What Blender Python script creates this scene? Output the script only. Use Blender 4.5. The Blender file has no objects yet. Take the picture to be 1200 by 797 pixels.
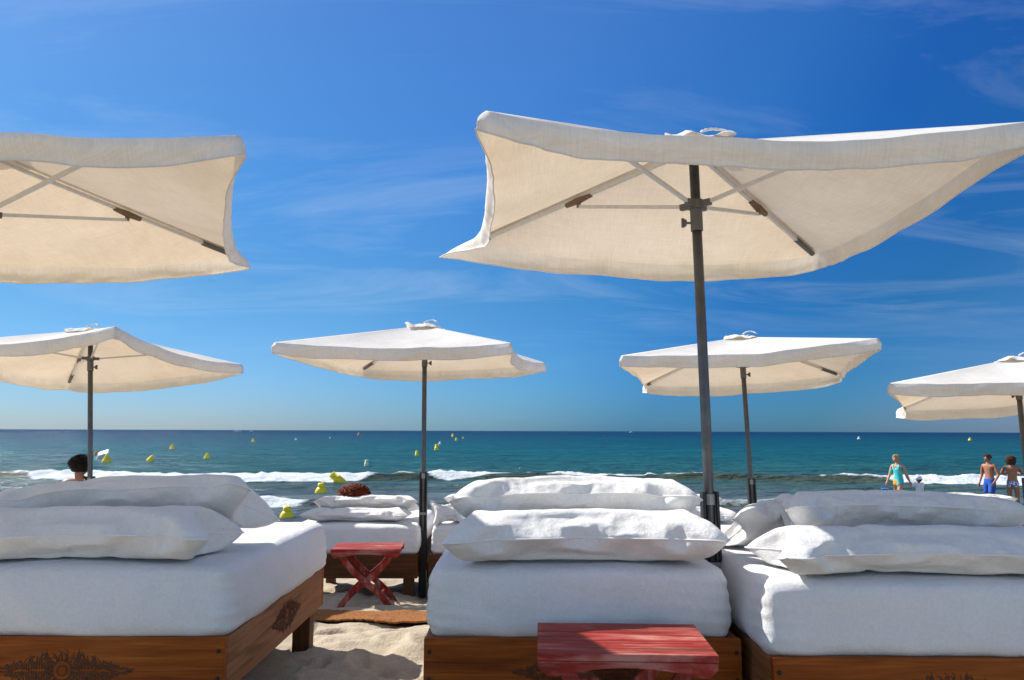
import bpy, bmesh, math, random
import numpy as np
from mathutils import Vector, Matrix, noise

S = bpy.context.scene
COL = S.collection
R = math.radians
PI = math.pi

# ------------------------------------------------------------------ camera
CAM = Vector((0, 0, 2.1))
FPX = 900.0
PITCH = math.atan(106.5 / FPX)
cd = bpy.data.cameras.new('camera')
cd.sensor_width = 36
cd.lens = 27
cd.clip_start = 0.05
cd.clip_end = 60000
cam = bpy.data.objects.new('camera', cd)
COL.objects.link(cam)
mw = Matrix.Rotation(PI / 2 + PITCH, 4, 'X') @ Matrix.Rotation(R(0.19), 4, 'Z')
mw.translation = CAM
cam.matrix_world = mw
S.camera = cam

# ------------------------------------------------------------------ sun and sky
SUN = Vector((-0.97, 0.61, 1.0)).normalized()
sl = bpy.data.lights.new('sun', 'SUN')
sl.energy = 5.0
sl.angle = R(0.53)
sl.color = (1.0, 0.955, 0.88)
so = bpy.data.objects.new('sun', sl)
so.rotation_euler = SUN.to_track_quat('Z', 'Y').to_euler()
so.location = (-20, 15, 30)
COL.objects.link(so)

w = bpy.data.worlds.new('World')
S.world = w
w.use_nodes = True
nt = w.node_tree
nt.nodes.clear()
wo = nt.nodes.new('ShaderNodeOutputWorld')
bg = nt.nodes.new('ShaderNodeBackground')
sky = nt.nodes.new('ShaderNodeTexSky')
sky.sky_type = 'NISHITA'
sky.sun_disc = False
sky.sun_elevation = math.asin(SUN.z)
sky.sun_rotation = math.atan2(SUN.x, SUN.y)
sky.altitude = 0
sky.air_density = 1.0
sky.dust_density = 0.35
sky.ozone_density = 3.0
bg.inputs['Strength'].default_value = 0.115
hs = nt.nodes.new('ShaderNodeHueSaturation')
hs.inputs['Saturation'].default_value = 1.2
hs.inputs['Hue'].default_value = 0.505
nt.links.new(sky.outputs[0], hs.inputs['Color'])
# thin cirrus: noise laid over the directions of the sky
tc = nt.nodes.new('ShaderNodeTexCoord')
sep = nt.nodes.new('ShaderNodeSeparateXYZ')
nt.links.new(tc.outputs['Generated'], sep.inputs[0])


def wmath(op, a, b=None, clamp=False):
    n = nt.nodes.new('ShaderNodeMath')
    n.operation = op
    n.use_clamp = clamp
    for i, v in enumerate((a, b)):
        if v is None:
            continue
        if isinstance(v, (int, float)):
            n.inputs[i].default_value = v
        else:
            nt.links.new(v, n.inputs[i])
    return n.outputs[0]


zz = wmath('MAXIMUM', sep.outputs[2], 0.02)
den = wmath('ADD', zz, 0.10)
cmb = nt.nodes.new('ShaderNodeCombineXYZ')
nt.links.new(wmath('DIVIDE', sep.outputs[0], den), cmb.inputs[0])
nt.links.new(wmath('DIVIDE', sep.outputs[1], den), cmb.inputs[1])
mp = nt.nodes.new('ShaderNodeMapping')
mp.inputs['Rotation'].default_value = (0, 0, R(14))
mp.inputs['Scale'].default_value = (0.42, 1.05, 1)
mp.inputs['Location'].default_value = (1.7, 3.1, 0)
nt.links.new(cmb.outputs[0], mp.inputs[0])
cn = nt.nodes.new('ShaderNodeTexNoise')
cn.inputs['Scale'].default_value = 1.25
cn.inputs['Detail'].default_value = 9
cn.inputs['Roughness'].default_value = 0.62
cn.inputs['Distortion'].default_value = 1.3
nt.links.new(mp.outputs[0], cn.inputs['Vector'])
cr = nt.nodes.new('ShaderNodeValToRGB')
cr.color_ramp.elements[0].position = 0.47
cr.color_ramp.elements[0].color = (0, 0, 0, 1)
cr.color_ramp.elements[1].position = 0.85
cr.color_ramp.elements[1].color = (1, 1, 1, 1)
nt.links.new(cn.outputs[0], cr.inputs[0])
hfade = wmath('MULTIPLY', wmath('SUBTRACT', sep.outputs[2], 0.07), 9.0, True)
cl = wmath('MULTIPLY', wmath('MULTIPLY', cr.outputs[0], 0.31), hfade)
mx = nt.nodes.new('ShaderNodeMix')
mx.data_type = 'RGBA'
mx.inputs[7].default_value = (4.6, 5.2, 6.0, 1)
nt.links.new(cl, mx.inputs[0])


def wramp(fac, stops):
    n = nt.nodes.new('ShaderNodeValToRGB')
    e = n.color_ramp.elements
    while len(e) < len(stops): e.new(0.5)
    for el, (p, c) in zip(e, stops):
        el.position = p
        el.color = (*c, 1)
    nt.links.new(fac, n.inputs[0])
    return n.outputs[0]


def wmul(a, b, fac=1.0, mode='MULTIPLY'):
    n = nt.nodes.new('ShaderNodeMix')
    n.data_type = 'RGBA'
    n.blend_type = mode
    for i, v in ((0, fac), (6, a), (7, b)):
        if isinstance(v, float): n.inputs[i].default_value = v
        else: nt.links.new(v, n.inputs[i])
    return n.outputs[2]


# the sky over the sea is deep and clear, and deepest well away from the sun; behind the camera and overhead the tint is left off as neutral fill light
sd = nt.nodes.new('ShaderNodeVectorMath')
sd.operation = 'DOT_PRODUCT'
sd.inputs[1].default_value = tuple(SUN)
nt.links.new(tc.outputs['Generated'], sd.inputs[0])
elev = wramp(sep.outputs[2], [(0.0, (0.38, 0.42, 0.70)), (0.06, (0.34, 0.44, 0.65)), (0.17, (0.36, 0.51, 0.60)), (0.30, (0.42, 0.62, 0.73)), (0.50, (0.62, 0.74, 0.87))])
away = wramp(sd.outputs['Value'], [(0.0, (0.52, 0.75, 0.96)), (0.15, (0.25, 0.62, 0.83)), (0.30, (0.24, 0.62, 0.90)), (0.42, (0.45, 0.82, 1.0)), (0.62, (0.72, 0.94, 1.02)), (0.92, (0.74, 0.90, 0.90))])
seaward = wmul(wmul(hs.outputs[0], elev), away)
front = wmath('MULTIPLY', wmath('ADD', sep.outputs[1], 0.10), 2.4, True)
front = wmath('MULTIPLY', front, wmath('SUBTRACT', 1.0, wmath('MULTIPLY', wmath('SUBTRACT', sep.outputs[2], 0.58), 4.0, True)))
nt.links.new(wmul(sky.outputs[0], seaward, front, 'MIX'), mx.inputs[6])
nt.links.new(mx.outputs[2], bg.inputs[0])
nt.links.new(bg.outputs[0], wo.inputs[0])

S.view_settings.view_transform = 'Standard'
S.view_settings.look = 'None'
S.view_settings.gamma = 1
S.view_settings.exposure = 0.5
S.render.engine = 'CYCLES'
S.cycles.max_bounces = 8
S.cycles.use_denoising = True


# ------------------------------------------------------------------ helpers
def un(px, py, Y):
    """the point at forward distance Y seen at photo pixel (px, py)"""
    u = (px - 600) / FPX
    v = (398.5 - py) / FPX
    y = math.cos(PITCH) - v * math.sin(PITCH)
    z = math.sin(PITCH) + v * math.cos(PITCH)
    s = Y / y
    return Vector((u * s, Y, CAM.z + z * s))


def tag(o, label=None, cat=None, group=None, kind=None):
    if label: o['label'] = label
    if cat: o['category'] = cat
    if group: o['group'] = group
    if kind: o['kind'] = kind
    return o


def empty(name, loc, rz=0):
    o = bpy.data.objects.new(name, None)
    COL.objects.link(o)
    o.location = loc
    o.rotation_euler = (0, 0, rz)
    o.empty_display_size = 0.1
    return o


def mesh_obj(name, verts, faces, mat, parent=None, smooth=True, bevel=0, loc=None):
    me = bpy.data.meshes.new(name)
    me.from_pydata([tuple(v) for v in verts], [], faces)
    me.update()
    o = bpy.data.objects.new(name, me)
    COL.objects.link(o)
    if mat: me.materials.append(mat)
    if smooth:
        me.polygons.foreach_set('use_smooth', [True] * len(me.polygons))
    if parent: o.parent = parent
    if loc is not None: o.location = loc
    if bevel:
        b = o.modifiers.new('bevel', 'BEVEL')
        b.width = bevel
        b.segments = 2
        b.limit_method = 'ANGLE'
        b.angle_limit = R(40)
        b.harden_normals = False
    return o


class MB:
    def __init__(s):
        s.v = []
        s.f = []

    def add(s, vs, fs):
        n = len(s.v)
        s.v += [Vector(v) for v in vs]
        s.f += [tuple(i + n for i in f) for f in fs]
        return s

    def box(s, c, size, rot=None):
        c = Vector(c)
        h = Vector(size) / 2
        vs = []
        for x in (-1, 1):
            for y in (-1, 1):
                for z in (-1, 1):
                    p = Vector((x * h.x, y * h.y, z * h.z))
                    if rot is not None: p = rot @ p
                    vs.append(c + p)
        return s.add(vs, [(0, 1, 3, 2), (4, 6, 7, 5), (0, 4, 5, 1), (2, 3, 7, 6), (0, 2, 6, 4), (1, 5, 7, 3)])

    def tube(s, pts, r, n=10, cap=True, flat=1.0):
        pts = [Vector(p) for p in pts]
        rs = r if isinstance(r, (list, tuple)) else [r] * len(pts)
        base = len(s.v)
        up = None
        for i, p in enumerate(pts):
            a = pts[max(0, i - 1)]
            b = pts[min(len(pts) - 1, i + 1)]
            t = (b - a).normalized()
            if up is None:
                up = Vector((0, 0, 1)) if abs(t.z) < 0.9 else Vector((1, 0, 0))
            sd = t.cross(up).normalized()
            up = sd.cross(t).normalized()
            for k in range(n):
                q = 2 * PI * (k + 0.5) / n
                s.v.append(p + (sd * math.cos(q) + up * math.sin(q) * flat) * rs[i])
        for i in range(len(pts) - 1):
            for k in range(n):
                k2 = (k + 1) % n
                s.f.append((base + i * n + k, base + i * n + k2, base + (i + 1) * n + k2, base + (i + 1) * n + k))
        if cap:
            s.f.append(tuple(base + k for k in range(n))[::-1])
            s.f.append(tuple(base + (len(pts) - 1) * n + k for k in range(n)))
        return s

    def lathe(s, prof, c=(0, 0, 0), n=20, rot=None):
        c = Vector(c)
        base = len(s.v)
        for (r, z) in prof:
            for k in range(n):
                a = 2 * PI * k / n
                p = Vector((r * math.cos(a), r * math.sin(a), z))
                if rot is not None: p = rot @ p
                s.v.append(c + p)
        for i in range(len(prof) - 1):
            for k in range(n):
                k2 = (k + 1) % n
                s.f.append((base + i * n + k, base + i * n + k2, base + (i + 1) * n + k2, base + (i + 1) * n + k))
        s.f.append(tuple(base + k for k in range(n))[::-1])
        s.f.append(tuple(base + (len(prof) - 1) * n + k for k in range(n)))
        return s

    def build(s, name, mat, parent=None, smooth=False, bevel=0, loc=None):
        return mesh_obj(name, s.v, s.f, mat, parent, smooth, bevel, loc)


_rng = np.random.RandomState(5)
_tab = _rng.rand(256, 256).astype(np.float64)


def vnoise(x, y):
    x = np.asarray(x, float)
    y = np.asarray(y, float)
    xi = np.floor(x).astype(int)
    yi = np.floor(y).astype(int)
    fx = x - xi
    fy = y - yi
    fx = fx * fx * (3 - 2 * fx)
    fy = fy * fy * (3 - 2 * fy)
    a = _tab[yi % 256, xi % 256]
    b = _tab[yi % 256, (xi + 1) % 256]
    c = _tab[(yi + 1) % 256, xi % 256]
    d = _tab[(yi + 1) % 256, (xi + 1) % 256]
    return (a * (1 - fx) + b * fx) * (1 - fy) + (c * (1 - fx) + d * fx) * fy - 0.5


def fbm(x, y, o=4, g=0.5):
    t = 0
    a = 1.0
    for i in range(o):
        t = t + a * vnoise(x * 2 ** i + 17.3 * i, y * 2 ** i + 9.1 * i)
        a *= g
    return t


# ------------------------------------------------------------------ materials
class NT:
    def __init__(s, name):
        s.m = bpy.data.materials.new(name)
        s.m.use_nodes = True
        s.t = s.m.node_tree
        s.b = s.t.nodes['Principled BSDF']
        s.o = s.t.nodes['Material Output']

    def n(s, typ, **kw):
        x = s.t.nodes.new(typ)
        for k, v in kw.items():
            k2 = k.replace('_', ' ')
            if hasattr(x, k) and k not in x.inputs:
                setattr(x, k, v)
            else:
                x.inputs[k2 if k2 in x.inputs else k].default_value = v
        return x

    def l(s, a, b):
        s.t.links.new(a, b)

    def coord(s, scale=(1, 1, 1), rot=(0, 0, 0), src='Object'):
        c = s.n('ShaderNodeTexCoord')
        m = s.n('ShaderNodeMapping')
        m.inputs['Scale'].default_value = scale
        m.inputs['Rotation'].default_value = rot
        s.l(c.outputs[src], m.inputs[0])
        return m.outputs[0]

    def noise(s, vec, scale, detail=4, rough=0.55, dist=0.0):
        x = s.n('ShaderNodeTexNoise')
        x.inputs['Scale'].default_value = scale
        x.inputs['Detail'].default_value = detail
        x.inputs['Roughness'].default_value = rough
        x.inputs['Distortion'].default_value = dist
        s.l(vec, x.inputs['Vector'])
        return x.outputs[0]

    def ramp(s, fac, stops):
        x = s.n('ShaderNodeValToRGB')
        e = x.color_ramp.elements
        while len(e) < len(stops): e.new(0.5)
        for el, (p, c) in zip(e, stops):
            el.position = p
            el.color = (*c, 1) if len(c) == 3 else c
        s.l(fac, x.inputs[0])
        return x.outputs[0]

    def mix(s, fac, a, b, mode='MIX'):
        x = s.n('ShaderNodeMix')
        x.data_type = 'RGBA'
        x.blend_type = mode
        for i, v in ((0, fac), (6, a), (7, b)):
            if isinstance(v, (int, float)):
                x.inputs[i].default_value = v
            elif isinstance(v, tuple):
                x.inputs[i].default_value = (*v, 1)
            else:
                s.l(v, x.inputs[i])
        return x.outputs[2]

    def math(s, op, a, b=None, clamp=False):
        x = s.n('ShaderNodeMath')
        x.operation = op
        x.use_clamp = clamp
        for i, v in enumerate((a, b)):
            if v is None: continue
            if isinstance(v, (int, float)):
                x.inputs[i].default_value = v
            else:
                s.l(v, x.inputs[i])
        return x.outputs[0]

    def bump(s, h, strength, dist, normal=None):
        x = s.n('ShaderNodeBump')
        x.inputs['Strength'].default_value = strength
        x.inputs['Distance'].default_value = dist
        s.l(h, x.inputs['Height'])
        if normal is not None: s.l(normal, x.inputs['Normal'])
        return x.outputs[0]


def m_plain(name, col, rough=0.6, metal=0.0, var=0.12, scale=20):
    q = NT(name)
    v = q.noise(q.coord(), scale, 4)
    c = q.mix(var, tuple(col), q.mix(1.0, tuple(col), q.ramp(v, [(0.25, (0.35, 0.35, 0.35)), (0.75, (1.6, 1.6, 1.6))]), 'MULTIPLY'))
    q.l(c, q.b.inputs['Base Color'])
    q.b.inputs['Roughness'].default_value = rough
    q.b.inputs['Metallic'].default_value = metal
    q.l(q.bump(v, 0.15, 0.003), q.b.inputs['Normal'])
    return q.m


def m_terry(name, col=(0.82, 0.81, 0.80), mid=0.6):
    q = NT(name)
    co = q.coord()
    big = q.noise(co, 3.0, 3)
    c = q.mix(q.ramp(big, [(0.3, (0, 0, 0)), (0.75, (1, 1, 1))]), tuple(x * 0.955 for x in col), tuple(col))
    q.l(c, q.b.inputs['Base Color'])
    c = q.mix(1.0, c, q.ramp(q.noise(co, 75, 4, 0.75), [(0.30, (0.90, 0.90, 0.905)), (0.66, (1.0, 1.0, 1.0))]), 'MULTIPLY')
    q.l(c, q.b.inputs['Base Color'])
    q.b.inputs['Roughness'].default_value = 1.0
    q.b.inputs['Specular IOR Level'].default_value = 0.1
    q.b.inputs['Sheen Weight'].default_value = 0.12
    q.b.inputs['Sheen Roughness'].default_value = 0.6
    a = q.noise(co, 190, 3, 0.75)
    b2 = q.noise(co, 28, 4, 0.6)
    d = q.noise(co, 7, 3, 0.5, 0.4)
    n1 = q.bump(d, 0.5, 0.03)
    n2 = q.bump(b2, mid, 0.011, n1)
    q.l(q.bump(a, 0.8, 0.005, n2), q.b.inputs['Normal'])
    return q.m


def m_canvas(name, col=(0.86, 0.85, 0.82), tr=(0.76, 0.545, 0.325), fac=0.28):
    q = NT(name)
    c1 = q.coord((1, 1, 1))
    wx = q.noise(q.coord((9, 210, 9)), 1.0, 3, 0.6)
    wy = q.noise(q.coord((210, 9, 9)), 1.0, 3, 0.6)
    wv = q.math('ADD', q.math('MULTIPLY', wx, 0.5), q.math('MULTIPLY', wy, 0.5))
    slub = q.ramp(wv, [(0.34, (0.74, 0.74, 0.74)), (0.62, (1.04, 1.04, 1.04))])
    dirt = q.ramp(q.noise(c1, 2.2, 5, 0.6), [(0.35, (0.86, 0.84, 0.80)), (0.6, (1, 1, 1))])
    cd_ = q.mix(0.35, tuple(col), q.mix(1.0, tuple(col), slub, 'MULTIPLY'))
    cd_ = q.mix(0.6, cd_, q.mix(1.0, cd_, dirt, 'MULTIPLY'))
    ct = q.mix(1.0, tuple(tr), slub, 'MULTIPLY')
    ct = q.mix(0.8, ct, q.mix(1.0, ct, dirt, 'MULTIPLY'))
    cr_ = q.noise(c1, 9, 5, 0.6, 0.6)
    nn = q.bump(wv, 0.25, 0.003, q.bump(cr_, 0.35, 0.012))
    d = q.n('ShaderNodeBsdfDiffuse')
    t = q.n('ShaderNodeBsdfTranslucent')
    q.l(cd_, d.inputs[0])
    q.l(ct, t.inputs[0])
    q.l(nn, d.inputs['Normal'])
    q.l(nn, t.inputs['Normal'])
    m = q.n('ShaderNodeMixShader')
    m.inputs[0].default_value = fac
    q.l(d.outputs[0], m.inputs[1])
    q.l(t.outputs[0], m.inputs[2])
    q.l(m.outputs[0], q.o.inputs[0])
    return q.m


def m_wood(name, axis, cols, rough=0.55):
    q = NT(name)
    sc = [26, 26, 26]
    sc[axis] = 1.6
    v = q.noise(q.coord(tuple(sc)), 1.0, 6, 0.6, 0.9)
    sc2 = [120, 120, 120]
    sc2[axis] = 4
    f = q.noise(q.coord(tuple(sc2)), 1.0, 3, 0.6)
    big = q.noise(q.coord(), 2.3, 3)
    c = q.ramp(v, [(0.28, cols[0]), (0.5, cols[1]), (0.75, cols[2])])
    c = q.mix(0.45, c, q.mix(1.0, c, q.ramp(f, [(0.35, (0.55, 0.5, 0.45)), (0.6, (1.1, 1.1, 1.1))]), 'MULTIPLY'))
    c = q.mix(q.ramp(big, [(0.42, (0, 0, 0)), (0.7, (0.55, 0.55, 0.55))]), c, cols[3])
    q.l(c, q.b.inputs['Base Color'])
    q.b.inputs['Roughness'].default_value = rough
    q.b.inputs['Specular IOR Level'].default_value = 0.12
    q.l(q.bump(v, 0.3, 0.003, q.bump(f, 0.3, 0.0015)), q.b.inputs['Normal'])
    return q.m


TEAK = ((0.12, 0.025, 0.004), (0.27, 0.066, 0.009), (0.42, 0.130, 0.022), (0.30, 0.095, 0.026))
teak_x = m_wood('teak_board', 0, TEAK)
teak_y = m_wood('teak_side_board', 1, ((0.13, 0.050, 0.020), (0.27, 0.115, 0.050), (0.38, 0.185, 0.090), (0.30, 0.145, 0.075)))
DARK = ((0.05, 0.018, 0.008), (0.10, 0.038, 0.014), (0.17, 0.07, 0.03), (0.11, 0.05, 0.025))  # back row boards: shade put into the wood colour; legs and slats share it
shaded_x = m_wood('shaded_board', 0, DARK)
shaded_y = m_wood('shaded_side_board', 1, DARK)
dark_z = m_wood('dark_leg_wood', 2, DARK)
carve = m_plain('carved_stain', (0.11, 0.036, 0.010), 0.8)
bolt_m = m_plain('dark_bolt', (0.03, 0.02, 0.016), 0.5, 0.5)


def m_red(name, axis):
    q = NT(name)
    sc = [17, 17, 17]
    sc[axis] = 2.4
    v = q.noise(q.coord(tuple(sc)), 1.0, 6, 0.65, 0.5)
    wear = q.noise(q.coord((4, 9, 9)), 1.9, 6, 0.65)
    c = q.ramp(v, [(0.25, (0.13, 0.010, 0.008)), (0.5, (0.29, 0.022, 0.016)), (0.72, (0.38, 0.052, 0.038))])
    ww = q.math('MULTIPLY', q.ramp(wear, [(0.36, (0, 0, 0)), (0.60, (1, 1, 1))]), q.ramp(v, [(0.45, (0, 0, 0)), (0.65, (1, 1, 1))]))
    c = q.mix(ww, c, (0.48, 0.21, 0.17))
    dk = q.ramp(q.noise(q.coord((2.5, 26, 26)), 1.0, 3, 0.5, 0.6), [(0.55, (0, 0, 0)), (0.68, (0.85, 0.85, 0.85))])
    c = q.mix(dk, c, (0.09, 0.035, 0.022))
    q.l(c, q.b.inputs['Base Color'])
    q.b.inputs['Roughness'].default_value = 0.55
    q.b.inputs['Specular IOR Level'].default_value = 0.2
    q.l(q.bump(v, 0.35, 0.002), q.b.inputs['Normal'])
    return q.m


red_x = m_red('worn_red_paint', 0)
red_leg = m_red('worn_red_paint_leg', 2)
terry = m_terry('white_terry')
terry_sheet = m_terry('white_terry_sheet', (0.80, 0.795, 0.80), 0.28)
piping = m_plain('white_piping', (0.76, 0.75, 0.74), 0.95, 0, 0.1)
canvas = m_canvas('linen_canvas')
canvas_val = m_canvas('linen_valance', (0.86, 0.85, 0.83), (0.80, 0.66, 0.48), 0.22)
steel = m_plain('grey_steel', (0.10, 0.105, 0.11), 0.42, 0.7, 0.35, 14)
blackm = m_plain('black_steel', (0.022, 0.023, 0.025), 0.5, 0.2, 0.3, 14)
alu = m_plain('aluminium', (0.62, 0.62, 0.62), 0.4, 0.25, 0.15, 30)
galv = m_plain('galvanised_collar', (0.30, 0.30, 0.30), 0.5, 0.7, 0.3, 30)
greyp = m_plain('grey_plastic', (0.11, 0.11, 0.11), 0.55)
patch_m = m_plain('brown_patch', (0.17, 0.115, 0.075), 0.9)
yellow = m_plain('yellow_plastic', (0.95, 0.70, 0.012), 0.4, 0, 0.15, 6)
orange = m_plain('orange_plastic', (0.70, 0.26, 0.02), 0.45, 0, 0.15, 6)
palebuoy = m_plain('faded_plastic', (0.62, 0.66, 0.45), 0.5, 0, 0.15, 6)
whitep = m_plain('white_plastic', (0.78, 0.79, 0.80), 0.4, 0, 0.08, 6)
skin_a = m_plain('tanned_skin', (0.37, 0.155, 0.085), 0.55, 0, 0.25, 14)
skin_b = m_plain('light_skin', (0.52, 0.27, 0.17), 0.55, 0, 0.25, 14)
skin_c = m_plain('dark_tan_skin', (0.24, 0.10, 0.055), 0.55, 0, 0.25, 14)
red_hair = None


def m_hair(name, c1, c2):
    q = NT(name)
    v = q.noise(q.coord((90, 90, 9)), 1.0, 4, 0.6, 0.4)
    q.l(q.ramp(v, [(0.3, c1), (0.7, c2)]), q.b.inputs['Base Color'])
    q.b.inputs['Roughness'].default_value = 0.7
    q.b.inputs['Specular IOR Level'].default_value = 0.15
    q.l(q.bump(v, 0.8, 0.01), q.b.inputs['Normal'])
    return q.m


hair_red = m_hair('auburn_hair', (0.03, 0.005, 0.002), (0.20, 0.032, 0.010))
hair_black = m_hair('black_hair', (0.006, 0.005, 0.005), (0.022, 0.016, 0.014))
hair_blond = m_hair('blond_hair', (0.30, 0.19, 0.09), (0.56, 0.42, 0.25))
hair_brown = m_hair('brown_hair', (0.03, 0.014, 0.008), (0.12, 0.055, 0.028))
swim_m = NT('turquoise_yellow_swimsuit')
_v = swim_m.noise(swim_m.coord((1, 1, 1)), 7.5, 1, 0.4)
swim_m.l(swim_m.ramp(_v, [(0.40, (0.02, 0.50, 0.55)), (0.52, (0.03, 0.55, 0.56)), (0.56, (0.75, 0.50, 0.03)), (0.62, (0.70, 0.33, 0.03))]), swim_m.b.inputs['Base Color'])
swim_m = swim_m.m
blue_shorts = m_plain('blue_cloth', (0.012, 0.085, 0.42), 0.8)
blue_bag_m = m_plain('blue_bag', (0.03, 0.22, 0.62), 0.6)
white_cloth = m_plain('white_cotton', (0.78, 0.78, 0.80), 0.9, 0, 0.08)
bik = NT('blue_white_print')
_v = bik.noise(bik.coord(), 22, 2, 0.5)
bik.l(bik.ramp(_v, [(0.46, (0.05, 0.10, 0.42)), (0.54, (0.75, 0.78, 0.85))]), bik.b.inputs['Base Color'])
bik = bik.m
eye_m = m_plain('dark_eye', (0.02, 0.015, 0.012), 0.2)

# ------------------------------------------------------------------ the ground
GY = [-60, 0, 3.0, 4.8, 5.6, 6.2, 6.8, 7.6, 9.0, 12.0, 14.6, 18, 22, 40, 80, 400]
GZ = [1.1, 0.89, 0.87, 0.86, 0.74, 0.655, 0.60, 0.51, 0.37, 0.14, 0.0, -0.09, -0.17, -0.9, -2.5, -9.0]


def gz(y):
    # smoothed piecewise profile of the beach
    return sum(np.interp(np.asarray(y, float) + d, GY, GZ) for d in (-0.5, -0.25, 0, 0.25, 0.5)) / 5


_pr = random.Random(4)
PRINTS = [(_pr.uniform(-1.5, 0.2), _pr.uniform(3.4, 7.4), _pr.uniform(.6, 2.4), _pr.uniform(.10, .15)) for _ in range(46)]


def ground_z(x, y):
    x = np.asarray(x, float)
    y = np.asarray(y, float)
    dry = np.clip((13.0 - y) / 5.0, 0.05, 1) * (1 - .55 * np.exp(-((y - 6.0) / .55) ** 2))
    n = 0.055 * fbm(x * 1.3 + 3, y * 1.3, 3) + 0.075 * fbm(x * 3.7, y * 3.7 + 5, 4)
    pits = np.clip(vnoise(x * 4.3 + 40, y * 4.3 + 11) - 0.12, 0, 1) * 0.10
    fp = 0
    for (fx, fy, a, L) in PRINTS:
        ca, sa = math.cos(a), math.sin(a)
        dx, dy = (x - fx) * ca + (y - fy) * sa, -(x - fx) * sa + (y - fy) * ca
        r2 = np.sqrt((dx / L) ** 2 + (dy / (L * .42)) ** 2)
        fp = fp - .032 * np.exp(-r2 ** 4) + .014 * np.exp(-((r2 - 1.25) / .28) ** 2)
    return gz(y) + dry * (n - pits + fp)


def axis_points(lo, hi, fine_lo, fine_hi, step, growth=1.18):
    a = list(np.arange(fine_lo, fine_hi + 1e-6, step))
    d = step
    while a[-1] < hi:
        d *= growth
        a.append(a[-1] + d)
    d = step
    while a[0] > lo:
        d *= growth
        a.insert(0, a[0] - d)
    return np.array(a)


def grid_mesh(name, xs, ys, zf, mat, attrs=None):
    X, Y = np.meshgrid(xs, ys)
    Z = zf(X, Y)
    nx, ny = len(xs), len(ys)
    co = np.stack([X, Y, Z], -1).reshape(-1, 3).astype(np.float32)
    i = np.arange(nx * ny).reshape(ny, nx)
    f = np.stack([i[:-1, :-1], i[:-1, 1:], i[1:, 1:], i[1:, :-1]], -1).reshape(-1, 4)
    me = bpy.data.meshes.new(name)
    me.vertices.add(len(co))
    me.vertices.foreach_set('co', co.ravel())
    me.loops.add(len(f) * 4)
    me.loops.foreach_set('vertex_index', f.ravel().astype(np.int32))
    me.polygons.add(len(f))
    me.polygons.foreach_set('loop_start', np.arange(0, len(f) * 4, 4, dtype=np.int32))
    me.polygons.foreach_set('loop_total', np.full(len(f), 4, dtype=np.int32))
    me.update(calc_edges=True)
    me.polygons.foreach_set('use_smooth', [True] * len(f))
    if attrs:
        for k, fn in attrs.items():
            a = me.attributes.new(k, 'FLOAT', 'POINT')
            a.data.foreach_set('value', fn(X, Y).astype(np.float32).ravel())
    me.materials.append(mat)
    o = bpy.data.objects.new(name, me)
    COL.objects.link(o)
    return o


q = NT('beach_sand')
co = q.coord()
g1 = q.noise(co, 600, 2, 0.7)
g2 = q.noise(co, 9, 5, 0.6)
g3 = q.noise(co, 55, 4, 0.65)
c = q.ramp(g2, [(0.3, (0.43, 0.35, 0.25)), (0.7, (0.53, 0.45, 0.335))])
c = q.mix(0.5, c, q.mix(1.0, c, q.ramp(g1, [(0.3, (0.6, 0.58, 0.55)), (0.7, (1.25, 1.25, 1.25))]), 'MULTIPLY'))
deb = q.ramp(q.noise(co, 38, 2, 0.5), [(0.70, (0, 0, 0)), (0.76, (1, 1, 1))])
c = q.mix(q.math('MULTIPLY', deb, 0.5), c, (0.16, 0.12, 0.08))
geo = q.n('ShaderNodeNewGeometry')
sp = q.n('ShaderNodeSeparateXYZ')
q.l(geo.outputs['Position'], sp.inputs[0])
wet = q.math('SUBTRACT', 1.0, q.math('MULTIPLY', q.math('SUBTRACT', q.math('ADD', sp.outputs[2], q.math('MULTIPLY', g2, 0.1)), 0.08), 8.0, True), True)
c = q.mix(wet, c, (0.17, 0.13, 0.09))
q.l(c, q.b.inputs['Base Color'])
q.l(q.math('SUBTRACT', 0.95, q.math('MULTIPLY', wet, 0.55)), q.b.inputs['Roughness'])
q.l(q.bump(g3, 0.6, 0.02, q.bump(g1, 0.4, 0.003)), q.b.inputs['Normal'])
sand_m = q.m
sand = grid_mesh('beach_sand', axis_points(-3000, 3000, -1.9, 0.6, 0.022, 1.06), axis_points(-300, 1500, 3.2, 8.0, 0.026, 1.06), ground_z, sand_m)
tag(sand, kind='structure')

# ------------------------------------------------------------------ the sea
BR_X = [-60, -23.8, -22.5, -21.3, -15.3, -14.8, -8, -7, -6.2, -4.6, -4, -2.8, -2.4, -1, 1.5, 4, 6.4, 9, 12, 15, 15.6, 16.5, 17.2, 19.5, 20.5, 23.8, 27, 60]
BR_X = [k * .93 for k in BR_X]
BR_F = [0.1, 0.15, 0.3, 1, 1, .75, 1, 0.9, 0.35, 0.2, 0.3, 1, 0.8, 0.35, 0.3, 0.5, 0.1, 0.08, 0.05, 0.1, 0.35, 0.4, 0.9, 1, 1, 1, 0.4, 0.3]


def br_line(X):
    return 33.6 + 1.6 * vnoise(X * 0.09 + 3, X * 0 + 0.5) * 2 + 0.5 * vnoise(X * 0.5, X * 0 + 7.5) - np.clip((X - 8) / 14, 0, 1) * 2.6


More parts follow.
